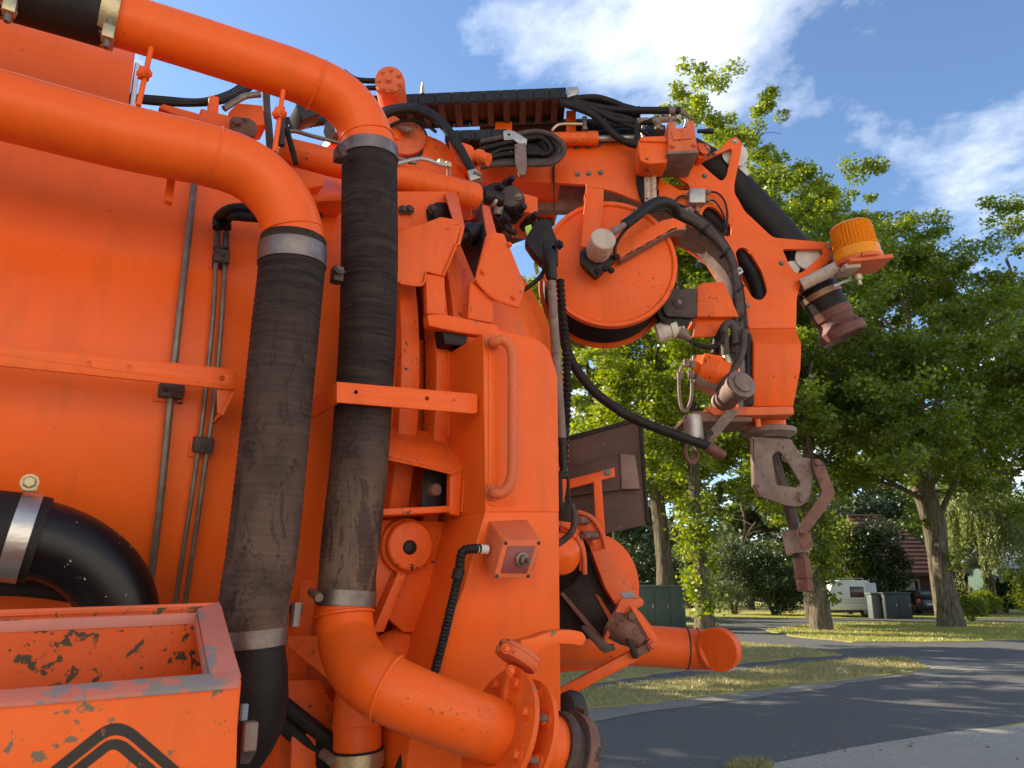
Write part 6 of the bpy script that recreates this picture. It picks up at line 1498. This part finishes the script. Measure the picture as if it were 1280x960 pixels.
bolt(V(789, 771, vy - .07), Vector((.1, -1, .2)), .015, RUST, sc2); bolt(V(793, 790, vy - .07), Vector((.3, -1, 0)), .016, RUST, sc2)
plate('link_plate', [(787, 757), (794, 758), (826, 803), (822, 812), (815, 806)], Vy(vy - .08), FWD * .012, ORANGE, TRUCK, bev=.002)
plate('link_plate', [(794, 760), (800, 764), (828, 800), (824, 806)], Vy(vy + .02), FWD * .012, ORANGE_W, TRUCK, bev=.002)
plate('link_knee', [(797, 810), (816, 799), (822, 810), (806, 818), (796, 824), (790, 812)], Vy(vy - .07), FWD * .06, RUST, TRUCK, bev=.004)
bolt(V(816, 806, vy - .085), -FWD, .013, ORANGE_D, TRUCK)
plate('screw_link', [(783, 798), (792, 800), (799, 822), (792, 824)], Vy(vy - .09), FWD * .02, GREASE_SHADE, TRUCK, bev=.003)
plate('brace_bar', [(690, 866), (795, 810), (803, 820), (797, 826), (690, 882)], Vy(vy - .06), FWD * .03, ORANGE_W, TRUCK, bev=.003)
plate('turn_handle', [(726, 785), (730, 781), (762, 806), (768, 805), (770, 812), (756, 817), (750, 812)], Vy(vy - .10), FWD * .03, DUSTY_SHADE_D, TRUCK, rd=2, bev=.005)
# discharge pipe to the right with capped elbow
dy = 3.05
dp = MB().tube([V(660, 800, dy - .1), V(740, 804, dy - .02), V(820, 808, dy + .04), V(862, 811, dy + .06), V(886, 812, dy + .05), V(899, 812, dy + .0), V(901, 812, dy - .055)], .0755, 28, 8).build('discharge_pipe', ORANGE_W, TRUCK)
pe = V(901, 812, dy - .055)
MB().lathe(V(897, 812, dy - .07), Vector((-.62, -.75, -.12)), [(-.05, .070), (0, .079), (.008, .079), (.010, .076), (.011, 0)], 36).build('pipe_cap', ORANGE_W, dp, .001)
for px in (752, 858, 872):
    weld(V(px, 805 + (px - 752) * .05, dy + (0.0 if px < 800 else .06)), V(px + 8, 805.5 + (px - 752) * .05, dy + (0.0 if px < 800 else .06)), .0765, dp, DUSTY_SHADE_D if px == 858 else ORANGE_W, .008)
MB().lathe(V(704, 887, 2.3), D, [(0, .03), (.01, .045), (.03, .05), (.05, .045), (.055, .03)], 20).build('rubber_buffer', TYRE, TRUCK)
plate('inner_rail', [(690, 816), (756, 812), (756, 836), (690, 842)], Vy(dy + .12), FWD * .05, ORANGE_W, TRUCK, bev=.004)

# ================================================================== tool box, lower left, with hazard mark
bf, bb = -.50, -.285
FRo, FRi, BRo, BRi = S(299, 850, bf), S(262, 849, bf + .004), S(274, 757, bb), S(246, 766, bb - .004)
FLo, FLi, BLo, BLi = S(-260, 892, bf), S(-260, 890, bf + .004), S(-260, 776, bb), S(-260, 786, bb - .004)
FRf, FLf = S(299, 861, bf - .004), S(-260, 908, bf - .004)
box0 = MB().prism([S(298, 860, bf), S(-260, 906, bf), S(-260, 1120, bf), S(291, 1120, bf)], N * .004).build('tool_box', ORANGE_C, TRUCK, .0012)
hz = UP * -.30
MB().prism([S(298, 852, bf + .002), BRo, BRo + hz, S(298, 852, bf + .002) + hz], D * .004).build('box_end', ORANGE_C, box0, .001)
MB().prism([BRo - N * .004, BLo - N * .004, BLo - N * .004 + hz, BRo - N * .004 + hz], N * .004).build('box_back', ORANGE_I, box0, .001)
q1 = [FLo - UP * .24, FRo - UP * .24, BRo - UP * .30, BLo - UP * .30]; MB().prism(q1, UP * -.006).build('box_floor', ORANGE_I, box0)
# folded rims
rimf = MB().prism([FRf, FLf, S(-260, 889, bf + .018), S(264, 846.5, bf + .018), S(299, 845, bf + .018)], UP * .006).build('box_rim', SCRAPED, box0, .0015)
MB().prism([BRo, BLo, BLi, BRi], UP * .006).build('box_rim', ORANGE_D, box0, .0012)
MB().prism([S(-260, 787, bb - .006), S(246, 766, bb - .006), S(245, 780, bb - .006), S(-260, 803, bb - .006)], N * .003).build('rim_lip', SCRAPED, box0, .0008)
MB().prism([BRi, BRo, S(301, 850, bf + .016), S(262, 849, bf + .016)], UP * .007).build('box_rim', SCRAPED, box0, .0012)
MB().prism([BRi, S(262, 849, bf + .016), S(262, 849, bf + .016) - UP * .02, BRi - UP * .02], D * -.003).build('rim_lip', SCRAPED, box0, .0008)
# hazard mark: rounded black square on its corner with an orange line inside
def dia(apx, apy, k, r, off, m, nm, par_):
    # corner at the top; sides run down both ways as in the photograph
    h_ = 190 - k
    pts = [(apx, apy), (apx + h_ * 1.16, apy + h_), (apx - 10, apy + 2 * h_), (apx - h_ * 1.20 - 10, apy + h_)]
    return MB().prism(on(So(off), rnd(pts, r, 8)), N * .0012).build(nm, m, par_, 0)
hzd = dia(147, 893, 0, 34, bf - .0016, DECAL, 'hazard_mark', box0)
dia(146, 911, 17, 26, bf - .0030, ORANGE_C, 'mark_line', hzd)
dia(145, 916, 22, 25, bf - .0044, DECAL, 'mark_border', hzd)
dia(142, 934, 38, 10, bf - .0058, ORANGE_C, 'mark_field', hzd)
lk = plate('box_latch', [(303, 905), (318, 907), (321, 938), (312, 955), (300, 955)], So(bf + .04), N * .03, DUSTY_SHADE_D, box0, rd=2, bev=.004)
MB().cyl(S(306, 880, bf + .05), S(304, 900, bf + .05), .006, n=8).build('latch_pin', BLUEST, lk)
MB().box(S(312, 920, bf + .03), D * .02, N * .02, UP * .04).build('latch_block', DUSTY, lk, .004)
